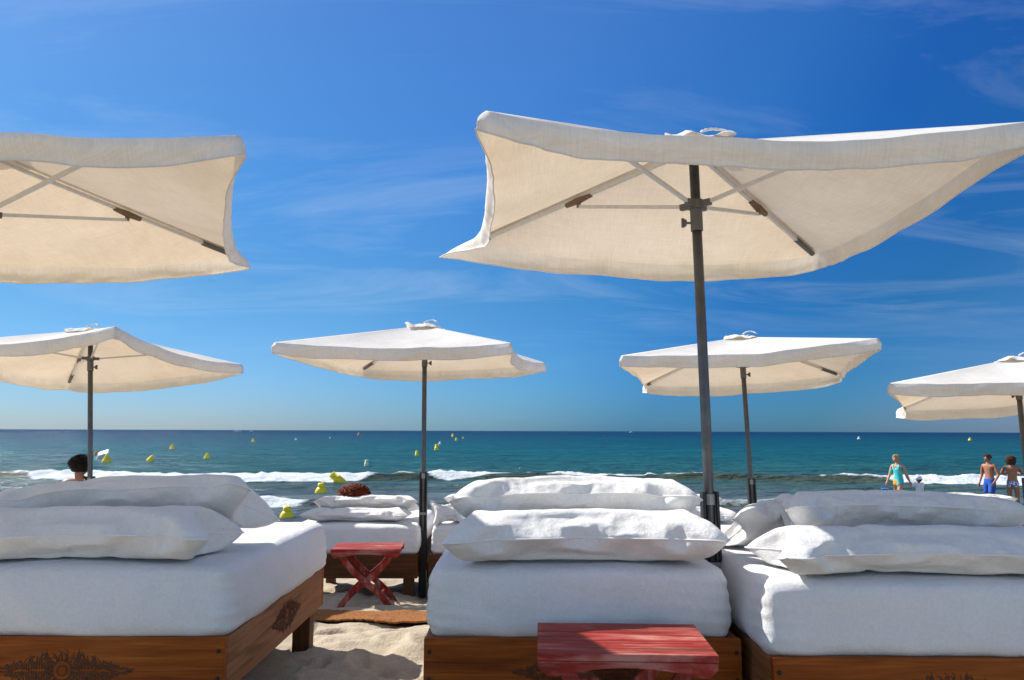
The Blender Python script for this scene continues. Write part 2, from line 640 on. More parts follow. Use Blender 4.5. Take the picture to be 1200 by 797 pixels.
def wave_parts(X, Y):
    yb = br_line(X)
    d = Y - yb
    f = np.interp(X, BR_X, BR_F)
    prof = np.where(d < 0, np.exp(-(d / 0.75) ** 2), np.exp(-(d / 2.4) ** 2))
    h = 0.34 * prof * (0.75 + 0.5 * vnoise(X * 0.22 + 9, X * 0 + 2.5))
    # second, lower rollers nearer the sand
    y2 = 22.4 + 1.5 * vnoise(X * 0.16, X * 0 + 21.5)
    d2 = Y - y2
    m2 = np.clip(vnoise(X * 0.17 + 31.7, X * 0 + 4.5) * 3 + 0.55, 0, 1)
    h2 = 0.17 * np.where(d2 < 0, np.exp(-(d2 / 0.5) ** 2), np.exp(-(d2 / 1.5) ** 2)) * m2
    y3 = 29.0 + 1.2 * vnoise(X * 0.12 + 5, X * 0 + 31.5)
    d3 = Y - y3
    h3 = 0.10 * np.where(d3 < 0, np.exp(-(d3 / 0.6) ** 2), np.exp(-(d3 / 1.8) ** 2)) * np.clip(vnoise(X * 0.13 + 3, X * 0 + 8.5) * 2 + 0.6, 0, 1)
    y4 = 17.6 + 1.0 * vnoise(X * 0.2 + 5, X * 0 + 41.5)
    d4 = Y - y4
    h4 = 0.06 * np.where(d4 < 0, np.exp(-(d4 / 0.3) ** 2), np.exp(-(d4 / 1.2) ** 2))
    return d, f, h, d2, m2, h2, d3, h3, d4, h4


def foam_f(X, Y):
    d, f, h, d2, m2, h2, d3, h3, d4, h4 = wave_parts(X, Y)
    lump = fbm(X * 0.9, Y * 0.9 + 4, 3)
    fo = np.clip(f * 1.5 - 0.12 + lump * 0.5, 0, 1)
    low = -1.45 * np.clip(f, 0.0, 1) - 0.1
    band = np.clip((d - low) / 0.5, 0, 1) * np.clip((1.4 - d) / 1.2, 0, 1)
    a = fo * band
    # thin crest on unbroken faces
    crest = np.exp(-((d - 0.05) / 0.22) ** 2) * np.clip(f * 1.7 + lump * 0.9 + 0.22, 0, 1)
    b2 = np.exp(-((d2 + 0.15) / 0.5) ** 2) * np.clip(m2 * 1.1 - 0.25 + lump * 0.8, 0, 1)
    # the little roller seen between the beds on the left
    left = np.clip(1 - np.abs(X + 7.0) / 1.5, 0, 1)
    b2 = np.maximum(b2 * 0.55, np.exp(-((d2 + 0.25) / 0.75) ** 2) * np.minimum(1, left * 2.5))
    b3 = 0.45 * np.exp(-((d3) / 0.3) ** 2) * np.clip(lump * 2.2 - 0.25, 0, 1)
    b4 = 0.5 * np.exp(-((d4 + 0.1) / 0.25) ** 2) * np.clip(0.3 + lump, 0, 1)
    edge = np.clip(1 - np.abs(Y - 15.3 - 0.8 * vnoise(X * 0.5, X * 0 + 51.5)) / 0.35, 0, 1) * 0.7
    return np.clip(np.maximum.reduce([a, crest, b2, b3, b4, edge]), 0, 1)


def sea_z(X, Y):
    d, f, h, d2, m2, h2, d3, h3, d4, h4 = wave_parts(X, Y)
    fo = foam_f(X, Y)
    amp = np.clip((Y - 12) / 30, 0.12, 1) * np.clip(1 - (Y - 90) / 90, 0, 1)
    chop = 0.085 * fbm(X * 0.35 + 3, Y * 0.8, 3) + 0.035 * fbm(X * 1.6, Y * 3.0 + 8, 2)
    return h + h2 + h3 + h4 + amp * chop + fo * (0.03 + 0.17 * np.clip(fbm(X * 2.3 + 1, Y * 2.3, 3), -0.2, 1)) * np.clip((Y - 16) / 6, 0.2, 1)


def face_f(X, Y):
    d, f, h, d2, m2, h2, d3, h3, d4, h4 = wave_parts(X, Y)
    a = np.exp(-((d + 0.55) / 0.6) ** 2) * (1 - 0.35 * f)
    b = np.exp(-((d2 + 0.35) / 0.45) ** 2) * m2 * 0.9
    c_ = np.exp(-((d3 + 0.35) / 0.5) ** 2) * 0.5
    return np.clip(np.maximum(np.maximum(a, b), c_), 0, 1)


q = NT('sea_water')
geo = q.n('ShaderNodeNewGeometry')
sp = q.n('ShaderNodeSeparateXYZ')
q.l(geo.outputs['Position'], sp.inputs[0])
lg = q.math('LOGARITHM', q.math('MAXIMUM', sp.outputs[1], 1.0), 10.0)
pn = q.noise(q.coord((0.012, 0.05, 1)), 1.0, 4, 0.6)
lg2 = q.math('ADD', q.math('DIVIDE', lg, 4.0), q.math('MULTIPLY', q.math('SUBTRACT', pn, 0.5), 0.12))
wc = q.ramp(lg2, [(0.29, (0.10, 0.118, 0.140)), (0.345, (0.090, 0.118, 0.135)), (0.40, (0.022, 0.094, 0.104)),
                  (0.47, (0.008, 0.088, 0.114)), (0.58, (0.004, 0.060, 0.106)), (0.72, (0.002, 0.028, 0.075))])
# reflections on wave facets painted into the water colour as long light and dark streaks
bands = q.math('ADD', q.math('MULTIPLY', q.noise(q.coord((0.05, 0.30, 1)), 1.0, 5, 0.65, 0.4), 0.5), q.math('MULTIPLY', q.noise(q.coord((0.20, 1.1, 1)), 1.0, 4, 0.6, 0.4), 0.5))
wc = q.mix(1.0, wc, q.ramp(bands, [(0.36, (0.66, 0.72, 0.76)), (0.5, (1, 1, 1)), (0.63, (1.42, 1.30, 1.22))]), 'MULTIPLY')
at = q.n('ShaderNodeAttribute')
at.attribute_name = 'face'
wc = q.mix(q.math('MULTIPLY', at.outputs['Fac'], 0.85), wc, (0.070, 0.080, 0.036))
q.l(wc, q.b.inputs['Base Color'])
q.b.inputs['IOR'].default_value = 1.33
q.b.inputs['Roughness'].default_value = 0.16
q.b.inputs['Specular IOR Level'].default_value = 0.16
b1 = q.noise(q.coord((0.55, 1.5, 1)), 1.0, 5, 0.62, 0.3)
b2 = q.noise(q.coord((0.10, 0.30, 1)), 1.0, 5, 0.6, 0.3)
b3 = q.noise(q.coord((3.0, 7.0, 1)), 1.0, 3, 0.6)
nn = q.bump(b2, 1.0, 2.0)
nn = q.bump(b1, 1.0, 0.45, nn)
nn = q.bump(b3, 0.7, 0.045, nn)
q.l(nn, q.b.inputs['Normal'])
fa = q.n('ShaderNodeAttribute')
fa.attribute_name = 'foam'
fn1 = q.noise(q.coord((2.2, 3.2, 1)), 1.0, 6, 0.68, 0.5)
fm = q.math('ADD', fa.outputs['Fac'], q.math('MULTIPLY', q.math('SUBTRACT', fn1, 0.5), 1.15))
fm = q.ramp(fm, [(0.34, (0, 0, 0)), (0.72, (1, 1, 1))])
fb = q.n('ShaderNodeBsdfPrincipled')
fb.inputs['Base Color'].default_value = (0.72, 0.75, 0.76, 1)
fb.inputs['Roughness'].default_value = 0.9
fb.inputs['Specular IOR Level'].default_value = 0.1
q.l(q.bump(q.noise(q.coord((1, 1, 1)), 6.0, 5, 0.7), 0.9, 0.12), fb.inputs['Normal'])
wd = q.n('ShaderNodeBsdfDiffuse')
q.l(wc, wd.inputs[0])
q.l(nn, wd.inputs['Normal'])
wg = q.n('ShaderNodeBsdfGlossy')
wg.inputs['Roughness'].default_value = 0.12
q.l(nn, wg.inputs['Normal'])
fr = q.n('ShaderNodeFresnel')
fr.inputs['IOR'].default_value = 1.33
q.l(nn, fr.inputs['Normal'])
wm = q.n('ShaderNodeMixShader')
q.l(q.math('MINIMUM', q.math('MULTIPLY', fr.outputs[0], 0.62), 0.30), wm.inputs[0])
q.l(wd.outputs[0], wm.inputs[1])
q.l(wg.outputs[0], wm.inputs[2])
ms = q.n('ShaderNodeMixShader')
q.l(fm, ms.inputs[0])
q.l(wm.outputs[0], ms.inputs[1])
q.l(fb.outputs[0], ms.inputs[2])
q.l(ms.outputs[0], q.o.inputs[0])
sea_m = q.m
_ys = [13.0]
while _ys[-1] < 30000:
    y = _ys[-1]
    _ys.append(y + (0.10 if y < 42 else max(0.10, (y - 40) * 0.022)))
sea = grid_mesh('sea', axis_points(-30000, 30000, -30, 34, 0.16, 1.13), np.array(_ys), sea_z, sea_m, {'foam': foam_f, 'face': face_f})
tag(sea, kind='structure')


# ------------------------------------------------------------------ cloth cushions: a small settling solver
class Support:
    def __init__(s, z, x0, x1, y0, y1):
        s.z = z
        s.x0, s.y0 = x0 - 0.3, y0 - 0.3
        s.st = 0.02
        s.nx = int((x1 - x0 + 0.6) / s.st) + 2
        s.ny = int((y1 - y0 + 0.6) / s.st) + 2
        s.H = np.full((s.ny, s.nx), z)

    def add(s, P):
        T = P[0]
        ny, nx, _ = T.shape
        u = np.linspace(0, nx - 1.001, nx * 4)
        v = np.linspace(0, ny - 1.001, ny * 4)
        ui = u.astype(int)
        vi = v.astype(int)
        fu = (u - ui)[None, :, None]
        fv = (v - vi)[:, None, None]
        A = T[vi][:, ui] * (1 - fu) + T[vi][:, ui + 1] * fu
        B = T[vi + 1][:, ui] * (1 - fu) + T[vi + 1][:, ui + 1] * fu
        Q = (A * (1 - fv) + B * fv).reshape(-1, 3)
        ix = np.clip(((Q[:, 0] - s.x0) / s.st).astype(int), 0, s.nx - 1)
        iy = np.clip(((Q[:, 1] - s.y0) / s.st).astype(int), 0, s.ny - 1)
        np.maximum.at(s.H, (iy, ix), Q[:, 2])
        for _ in range(2):
            K = np.pad(s.H, 1, mode='edge')
            s.H = np.maximum(s.z, (K[1:-1, 1:-1] * 2 + K[:-2, 1:-1] + K[2:, 1:-1] + K[1:-1, :-2] + K[1:-1, 2:]) / 6)

    def h(s, x, y):
        ix = np.clip(((x - s.x0) / s.st).astype(int), 0, s.nx - 1)
        iy = np.clip(((y - s.y0) / s.st).astype(int), 0, s.ny - 1)
        return s.H[iy, ix]


def inflate(W, D, vol, seed, steps=80):
    """a sewn cover, blown up until it is plump: the puckers come from the cloth not stretching"""
    rng = np.random.RandomState(seed)
    nx, ny = 60, 28
    u = np.linspace(-.5, .5, nx) * W
    v = np.linspace(-.5, .5, ny) * D
    U, V_ = np.meshgrid(u, v)
    X = np.zeros((2, ny, nx, 3))
    for k, sg in ((0, 1), (1, -1)):
        X[k, :, :, 0] = U
        X[k, :, :, 1] = V_
        X[k, :, :, 2] = sg * 0.06 * np.cos(PI * U / W) ** .6 * np.cos(PI * V_ / D) ** .6 + rng.randn(ny, nx) * 0.0015
        X[k, :, :, 2] += 0.022 * fbm(U * 4 + seed * 3.1 + k * 7, V_ * 4, 3)
    bm_ = np.zeros((ny, nx), bool)
    bm_[0] = bm_[-1] = True
    bm_[:, 0] = bm_[:, -1] = True
    dx, dy = u[1] - u[0], v[1] - v[0]
    dd = math.hypot(dx, dy)
    Ve = np.zeros_like(X)
    dt = 1 / 60.
    Vt = W * D * vol

    def pr(A, B, rest, k):
        d = B - A
        L = np.sqrt((d * d).sum(-1, keepdims=True)) + 1e-9
        cc = d * (k * 0.5 * (L - rest) / L)
        A += cc
        B -= cc

    def pc(A, B, rest, k):  # only resists being squashed
        d = B - A
        L = np.sqrt((d * d).sum(-1, keepdims=True)) + 1e-9
        return d * (k * 0.5 * np.minimum(L - rest, 0) / L)

    for st in range(steps):
        N = np.cross(np.gradient(X, axis=2), np.gradient(X, axis=1))
        N[1] *= -1
        vol_now = max(1e-4, ((X - X.mean((0, 1, 2))) * N).sum() / 3)
        p = np.clip(160 * (Vt / vol_now - 1), -8, 60)
        Ve += p * dt * N / (dx * dy)
        Xn = X + Ve * dt
        for it in range(8):
            for s_ in (0, 1):
                n_ = (nx - s_) // 2
                pr(Xn[:, :, s_:s_ + 2 * n_:2], Xn[:, :, s_ + 1:s_ + 2 * n_:2], dx, 1)
                for row in (0, ny - 1):
                    pr(Xn[:, row, s_:s_ + 2 * n_:2], Xn[:, row, s_ + 1:s_ + 2 * n_:2], dx * .96, .7)
                n_ = (ny - s_) // 2
                pr(Xn[:, s_:s_ + 2 * n_:2], Xn[:, s_ + 1:s_ + 2 * n_:2], dy, 1)
                pr(Xn[:, s_:s_ + 2 * n_:2, :-1], Xn[:, s_ + 1:s_ + 2 * n_:2, 1:], dd, .5)
                pr(Xn[:, s_:s_ + 2 * n_:2, 1:], Xn[:, s_ + 1:s_ + 2 * n_:2, :-1], dd, .5)
            cc = pc(Xn[:, :, :-3], Xn[:, :, 3:], 3 * dx * 0.93, .14)
            Xn[:, :, :-3] += cc
            Xn[:, :, 3:] -= cc
            cc = pc(Xn[:, :-3], Xn[:, 3:], 3 * dy * 0.93, .14)
            Xn[:, :-3] += cc
            Xn[:, 3:] -= cc
            a = (Xn[0][bm_] + Xn[1][bm_]) / 2
            Xn[0][bm_] = a
            Xn[1][bm_] = a
        Ve = (Xn - X) / dt * 0.94
        np.clip(Ve, -3, 3, out=Ve)
        X = Xn
    return X - X.mean((0, 1, 2))


_cache = {}


def sim_pillow(W, D, c, yaw, tilt, sup, T=.19, seed=0, roll=0.0, droop=(0, 0), sink=.35, shape=None):
    """inflate a cover to thickness T, bend it and lay it on whatever is below"""
    key = shape or seed
    if key not in _cache: _cache[key] = inflate(1.30, .64, .135, key)
    X = _cache[key].copy()
    X[..., 0] *= W / 1.25
    X[..., 1] *= D / .55
    X[..., 2] *= T / (X[0, 8:20, 10:50, 2].max() - X[1, 8:20, 10:50, 2].min())
    a_ = np.clip(np.abs(X[..., 0]) / (W / 2), 0, 1.15)
    b_ = np.clip(np.abs(X[..., 1]) / (D / 2), 0, 1.15)
    X[..., 2] *= 1 + .55 * np.clip((a_ - .35) / .5, 0, 1) ** 1.5
    X[..., 0] *= 1 - .115 * a_ ** 4 * b_ ** 2.5
    X[..., 1] *= 1 - .26 * a_ ** 7 * b_ ** 2
    x = X[..., 0] / (W / 2)
    X[..., 2] -= np.where(x > 0, droop[1], droop[0]) * np.abs(x) ** 2.4
    X[..., 2] += .020 * vnoise(x * 1.3 + seed * 2.7, X[..., 1] * 2 + seed)
    M = np.array(Matrix.Rotation(yaw, 3, 'Z') @ Matrix.Rotation(tilt, 3, 'X') @ Matrix.Rotation(roll, 3, 'Y'))
    X = X @ M.T + np.array(c)
    h = sup.h(X[..., 0], X[..., 1]) + .002
    # the underside spreads where it rests, its filling pushed a little upwards
    pen = np.clip(h - X[..., 2], 0, .15)
    X[0, ..., 2] += sink * pen[1]
    X[..., 2] = np.maximum(X[..., 2], h)
    return X


def pillow_object(X, label, group, mat=None):
    ny, nx = X.shape[1:3]
    vs = []
    idx = np.zeros((2, ny, nx), int)
    for j in range(ny):
        for i in range(nx):
            idx[0, j, i] = len(vs)
            vs.append(X[0, j, i])
    for j in range(ny):
        for i in range(nx):
            if j in (0, ny - 1) or i in (0, nx - 1):
                idx[1, j, i] = idx[0, j, i]
            else:
                idx[1, j, i] = len(vs)
                vs.append(X[1, j, i])
    vs = np.array(vs)
    ctr = vs.mean(0)
    ctr[2] = vs[:, 2].min()
    vs = vs - ctr
    fs = []
    for j in range(ny - 1):
        for i in range(nx - 1):
            fs.append((idx[0, j, i], idx[0, j, i + 1], idx[0, j + 1, i + 1], idx[0, j + 1, i]))
            fs.append((idx[1, j, i], idx[1, j + 1, i], idx[1, j + 1, i + 1], idx[1, j, i + 1]))
    fs = [tuple(int(k) for k in f) for f in fs]
    # creases pressed into the cover
    nrm = np.zeros_like(X)
    nrm = np.cross(np.gradient(X, axis=2), np.gradient(X, axis=1))
    nrm[1] *= -1
    nrm /= np.linalg.norm(nrm, axis=-1, keepdims=True) + 1e-9
    uu, ww = np.meshgrid(np.linspace(0, 1, nx), np.linspace(0, 1, ny))
    sd_ = float(abs(ctr[0]) * 7 + abs(ctr[1]) * 3)
    edge = np.clip(np.minimum(np.minimum(uu, 1 - uu) * 9, np.minimum(ww, 1 - ww) * 5), 0, 1)
    for k in range(2):
        cr1 = np.clip(0.16 - np.abs(vnoise(uu * 7 + sd_ + ww * 1.5, ww * 1.3 + sd_)), 0, 1) / .16
        cr2 = fbm(uu * 15 + sd_, ww * 6 + sd_ * 2, 3)
        dsp = edge * (-.016 * cr1 ** 1.5 * np.clip(vnoise(uu * 3 + sd_ * 2, ww * 2) * 3 + .6, 0, 1) + .009 * cr2)
        for j in range(ny):
            for i in range(nx):
                if k == 0 or (0 < j < ny - 1 and 0 < i < nx - 1):
                    vs[idx[k, j, i]] += nrm[k, j, i] * dsp[j, i]
    root = empty('pillow', ctr)
    tag(root, label, 'pillow', group)
    o = mesh_obj('pillow_cover', vs, fs, mat or terry, root)
    m = o.modifiers.new('sub', 'SUBSURF')
    m.levels = 1
    m.render_levels = 1
    loop = [idx[0, 0, i] for i in range(nx)] + [idx[0, j, nx - 1] for j in range(1, ny)] + [idx[0, ny - 1, i] for i in range(nx - 2, -1, -1)] + [idx[0, j, 0] for j in range(ny - 2, 0, -1)]
    MB().tube([Vector(vs[k]) for k in loop] + [Vector(vs[loop[0]])], 0.0035, 6).build('seam', piping, root, True)
    return root


# ------------------------------------------------------------------ beds
def rounded_box(a, b, c, r, n=(40, 44, 14), bulge=0.02, seed=0, crown=0.012, flare=0.0):
    """a covered mattress, centre of its bottom at the origin"""
    bm = bmesh.new()
    h = Vector((a / 2, b / 2, c / 2))
    for ax in range(3):
        u, v = [(1, 2), (0, 2), (0, 1)][ax]
        for sg in (-1, 1):
            rows = []
            for i in range(n[u] + 1):
                row = []
                for j in range(n[v] + 1):
                    p = [0, 0, 0]
                    p[ax] = sg * h[ax]
                    p[u] = -h[u] + 2 * h[u] * i / n[u]
                    p[v] = -h[v] + 2 * h[v] * j / n[v]
                    row.append(bm.verts.new(p))
                rows.append(row)
            for i in range(n[u]):
                for j in range(n[v]):
                    f = (rows[i][j], rows[i + 1][j], rows[i + 1][j + 1], rows[i][j + 1])
                    bm.faces.new(f)
    bmesh.ops.remove_doubles(bm, verts=bm.verts, dist=1e-4)
    bmesh.ops.recalc_face_normals(bm, faces=bm.faces)
    for v in bm.verts:
        p = v.co.copy()
        q_ = Vector((max(-h.x + r, min(h.x - r, p.x)), max(-h.y + r, min(h.y - r, p.y)), max(-h.z + r, min(h.z - r, p.z))))
        d = p - q_
        if d.length > 1e-6:
            d.normalize()
            p = q_ + d * r
        t = (p.z + h.z) / c
        hor = Vector((d.x, d.y, 0))
        if hor.length > 1e-4:
            # sides belly out; the cover is gathered towards the bottom
            out = bulge * math.sin(PI * min(1, t * 1.1)) + flare * (1 - t) - 0.016 * max(0, 0.2 - t) * 5
            s_ = p.x if abs(d.y) > abs(d.x) else p.y
            corner = min(abs(abs(p.x) - h.x), 0.3) + min(abs(abs(p.y) - h.y), 0.3)
            fold = 0.010 * math.exp(-corner * 9) * math.sin(34 * t + 3 * seed + 9 * s_)
            wav = 0.016 * noise.noise(Vector((p.x * 2.6 + seed * 5, p.y * 2.6, p.z * 4.5))) + 0.009 * noise.noise(Vector((s_ * 9 + seed, t * 2.2, seed)))
            wav += .011 * max(0, noise.noise(Vector((s_ * 5.5 + seed * 3 + t * 2.4, t * .9, seed * 2.)))) * (1.2 - t)
            p += hor.normalized() * (out + fold + wav)
        if t > 0.5:
            k = max(0, (1 - (p.x / h.x) ** 2)) * max(0, (1 - (p.y / h.y) ** 2))
            p.z += crown * k + 0.010 * noise.noise(Vector((p.x * 3.3 + seed, p.y * 3.3, 2.2))) * min(1, 3 * k + .3)
        v.co = p
    bmesh.ops.translate(bm, verts=bm.verts, vec=(0, 0, h.z))
    me = bpy.data.meshes.new('mattress')
    bm.to_mesh(me)
    bm.free()
    me.polygons.foreach_set('use_smooth', [True] * len(me.polygons))
    return me


def carving(mb, fn, hw, hh):
    """scrolling leaf ornament; fn maps (s, t) on the board to a point"""
    def stroke(pts, r):
        mb.tube([fn(*p) for p in pts], r, 5)

    def ring(cx, cy, rad, r, ph=0, n=16):
        stroke([(cx + rad * math.cos(ph + 2 * PI * k / n), cy + rad * math.sin(ph + 2 * PI * k / n)) for k in range(n + 1)], r)

    ring(0, 0, hh * .22, .0028)
    ring(0, 0, hh * .42, .0025)
    for k in range(8):
        a = 2 * PI * k / 8
        c_ = (hh * .58 * math.cos(a), hh * .58 * math.sin(a))
        ring(c_[0], c_[1], hh * .17, .0024, 0, 8)
    for k in range(16):
        a = 2 * PI * k / 16
        stroke([(hh * .44 * math.cos(a), hh * .44 * math.sin(a)), (hh * .78 * math.cos(a + .1), hh * .78 * math.sin(a + .1)), (hh * .90 * math.cos(a + .24), hh * .90 * math.sin(a + .24))], [.003, .0024, .001])
    for sx in (-1, 1):
        for sy in (-1, 1):
            for k in range(22):
                t = .16 + .80 * k / 22
                hgt = hh * (1.0 - t) * (.95 + .25 * math.sin(k * 2.1))
                stroke([(sx * hw * t, sy * hh * .06), (sx * (hw * t + hw * .02), sy * hgt * .5), (sx * (hw * t + hw * .055 * math.cos(k)), sy * hgt)], [.0026, .0032, .001])
                stroke([(sx * (hw * t + hw * .015), sy * hgt * .35), (sx * (hw * t + hw * .045), sy * hgt * .55), (sx * (hw * t + hw * .04), sy * hgt * .8)], [.0012, .0036, .001])
    for sx in (-1, 1):
        for sy in (-1, 1):
            for i, (x0, amp) in enumerate(((.18, .85), (.36, .68), (.54, .45), (.72, .26))):
                pts = []
                for k in range(13):
                    t = k / 12
                    a = t * 5.2
                    rr = hh * amp * .42 * (1 - .72 * t)
                    pts.append((sx * (hw * x0 + rr * math.sin(a) + hw * .03), sy * (hh * amp * .50 + rr * math.cos(a) * .9)))
                stroke(pts, [.0032 - .0016 * k / 12 for k in range(13)])
                for lf in range(3):
                    a = 0.5 + lf * 0.7
                    p0 = (sx * (hw * x0), sy * hh * amp * .15)
                    p1 = (sx * (hw * x0 + hw * .07 * math.cos(a)), sy * (hh * amp * (.15 + .3 * math.sin(a))))
                    p2 = (sx * (hw * x0 + hw * .12 * math.cos(a * .8)), sy * (hh * amp * (.15 + .42 * math.sin(a * .9))))
                    stroke([p0, p1, p2], [.0038, .003, .001])
        pts = [(sx * hw * t, hh * .09 * math.sin(t * 14)) for t in [k / 24 for k in range(4, 25)]]
        stroke(pts, [.003] * 20 + [.001])


def bed(x0, x1, yf, length, ztop, label, group, wx, wy, wl, plank=0.225, carve_front=True, carve_side=0):
    cx = (x0 + x1) / 2
    W = x1 - x0
    zg = float(gz(yf + .3))
    root = empty('bed', (cx, yf, zg))
    tag(root, label, 'bed', group)
    zt = ztop - zg
    T = 0.038
    MB().box((0, T / 2, zt - plank / 2), (W, T, plank)).build('front_board', wx, root, bevel=.004)
    MB().box((0, length - T / 2, zt - plank / 2), (W, T, plank)).build('back_board', wx, root, bevel=.004)
    for s in (-1, 1):
        MB().box((s * (W / 2 - T / 2), length / 2, zt - plank / 2 - .003), (T, length - 2 * T - .002, plank - .006)).build('side_board', wy, root, bevel=.004)
    for s in (-1, 1):
        for (yy, dd) in ((T + .055, 0), (length - T - .055, 0)):
            zgl = float(gz(yf + yy)) - zg - 0.08
            top = zt - 0.06
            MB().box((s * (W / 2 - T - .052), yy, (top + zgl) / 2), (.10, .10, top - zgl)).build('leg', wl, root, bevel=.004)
    MB().box((0, length / 2, zt - 0.045), (W - 2 * T - .004, length - 2 * T - .004, .02)).build('slat_base', shaded_y, root)
    for s in (-1, 1):
        for z in (-0.05, -0.155):
            b = MB()
            b.lathe([(.008, 0), (.008, .004), (.004, .006)], (s * (W / 2 - .022), -.001, zt + z), 10, Matrix.Rotation(PI / 2, 3, 'X'))
            b.build('bolt', bolt_m, root)
    if carve_front:
        mb = MB()
        carving(mb, lambda a, b_: Vector((a, -0.0005, zt - plank * .56 + b_)), .285, .088)
        mb.build('carving', carve, root, True)
    if carve_side:
        mb = MB()
        carving(mb, lambda a, b_: Vector((carve_side * (W / 2 + .0005), length * .53 + a, zt - plank * .50 + b_)), .25, .085)
        mb.build('carving', carve, root, True)
    return root


def mattress(x0, x1, yf, length, zb, th, label, group, seed, r=.06, bulge=.02, flare=0.0, mat=None):
    me = rounded_box(x1 - x0, length, th, r, seed=seed, bulge=bulge, flare=flare)
    me.materials.append(mat or terry_sheet)
    o = bpy.data.objects.new('mattress', me)
    COL.objects.link(o)
    o.location = ((x0 + x1) / 2, yf + length / 2, zb)
    tag(o, label, 'mattress', group)
    m = o.modifiers.new('sub', 'SUBSURF')
    m.levels = 1
    m.render_levels = 1
    return o


GB = 'wooden daybeds on the sand'
GM = 'white covered mattresses on the daybeds'
GP = 'white pillows piled on the daybeds'
ZF = 1.285
LEN = 1.62
# front row
bed(-2.40, -1.13, 3.15, LEN, ZF, 'carved teak daybed nearest the left side, its long side board showing beside the open sand', GB, teak_x, teak_y, dark_z, carve_side=1)
bed(-0.344, 0.91, 3.15, LEN, ZF, 'carved teak daybed in the middle front, behind the near red stool', GB, teak_x, teak_y, dark_z)
bed(0.95, 2.22, 2.90, LEN + .2, ZF, 'carved teak daybed at the right front under the largest parasol', GB, teak_x, teak_y, dark_z)
MT = .285
mattress(-2.37, -1.135, 3.18, LEN - .03, ZF - .02, MT, 'white mattress on the left front daybed, right corner hanging over its side board', GM, 1, .045, .014, .020)
mattress(-0.325, 0.872, 3.18, LEN - .05, ZF - .02, MT, 'white mattress on the middle front daybed, plain front face behind the near red stool', GM, 2, .048, .006, .012)
mattress(0.945, 2.20, 2.93, LEN + .15, ZF - .02, MT, 'white mattress on the right front daybed, mostly in parasol shade with one sunlit patch', GM, 3, .05, .008, .012)
ZM = ZF - .02 + MT + .012

sup = Support(ZM, -2.6, -0.9, 2.9, 5)
X = sim_pillow(1.34, .62, (-1.815, 3.36, ZM + .098), R(1), R(-4), sup, .225, seed=1, droop=(.01, .02))
pillow_object(X, 'lower white pillow at the front of the left pile, creased near its middle', GP)
sup.add(X)
X = sim_pillow(1.42, .62, (-1.80, 3.74, ZM + .205), R(-3), R(-24), sup, .215, seed=2, roll=R(-3.5), droop=(.15, .08))
pillow_object(X, 'upper white pillow of the left pile, its right corner sagging to the mattress', GP)

sup = Support(ZM, -.6, 1.2, 2.9, 5)
X = sim_pillow(1.28, .62, (.295, 3.34, ZM + .097), R(0), R(-3), sup, .215, seed=3, droop=(.02, .0))
pillow_object(X, 'lower white pillow on the middle front daybed, half shaded, right tip beside thick pole', GP)
sup.add(X)
X = sim_pillow(1.26, .60, (.28, 3.68, ZM + .215), R(1.5), R(-14), sup, .215, seed=4, droop=(.06, .05))
pillow_object(X, 'upper white pillow on the middle front daybed, fully sunlit and seen against the sea', GP)

sup = Support(ZM, .7, 2.5, 2.6, 5)
X = sim_pillow(1.31, .62, (1.565, 3.08, ZM + .082), R(-1), R(-3), sup, .182, seed=5, droop=(.02, .01))
pillow_object(X, 'lowest white pillow of the right pile, with a small sunlit patch at its left end', GP)
sup.add(X)
X3 = sim_pillow(1.26, .54, (1.52, 3.74, ZM + .130), R(7), R(-32), sup, .14, seed=7, droop=(.12, .14))
pillow_object(X3, 'rearmost white pillow of the right pile, leaning with its left corner down on the mattress', GP)
sup.add(X3)
X = sim_pillow(1.12, .58, (1.655, 3.44, ZM + .195), R(-3), R(-14), sup, .185, seed=6, droop=(.04, .05))
pillow_object(X, 'topmost white pillow of the right pile, its right end tapering to a point', GP)

# back row
ZB = 0.911
rowb = [(-5.35, -4.08, 'shaded wooden daybed in the back row at far left, where a black haired person sits'),
        (-2.17, -0.905, 'shaded wooden daybed in the back row behind the far red stool'),
        (-0.80, 0.46, 'shaded wooden daybed in the back row just right of the black pole base'),
        (1.08, 2.36, 'shaded wooden daybed in the back row mostly hidden behind the thick near pole'),
        (4.05, 5.32, 'shaded wooden daybed in the back row at far right, seen past the right pile')]
mlab = ['white mattress under the black haired person in the back row',
        'white mattress behind the far red stool, under the red haired person',
        'white mattress in the back row with a crumpled towel on its left end',
        'white mattress in the back row behind the thick near pole, brightly sunlit',
        'white mattress in the back row at the far right of the beach']
for (a, b_, lb), ml, sd in zip(rowb, mlab, range(5)):
    bed(a, b_, 7.6, LEN, ZB, lb, GB, shaded_x, shaded_y, dark_z, carve_front=False)
    mattress(a + .02, b_ - .005, 7.63, LEN - .05, ZB - .02, .29, ml, GM, 11 + sd, .05, .012)
ZBM = ZB - .02 + .29 + .012
BP = [(-1.56, 7.93, 0, .13, 1, -1.50, 8.18, 3, 4, 'front white pillow below the red haired head in the back row', 'rear white pillow under the red haired head in the back row'),
      (-.17, 7.95, 0, .16, 3, -.16, 8.2, -2, 2, 'lower white pillow in the back row, almost hidden by the middle front pile', 'upper white pillow in the back row, its lavender corner left of the middle front pile'),
      (1.72, 7.95, 0, .16, 5, 1.64, 8.2, 2, 6, 'lower white pillow behind the thick near pole in the back row', 'upper white pillow behind the thick near pole in the back row'),
      (4.73, 7.95, -1, .16, 2, 4.70, 8.25, 2, 1, 'lower white pillow on the far right back daybed', 'upper white pillow on the far right back daybed, below the bathers')]
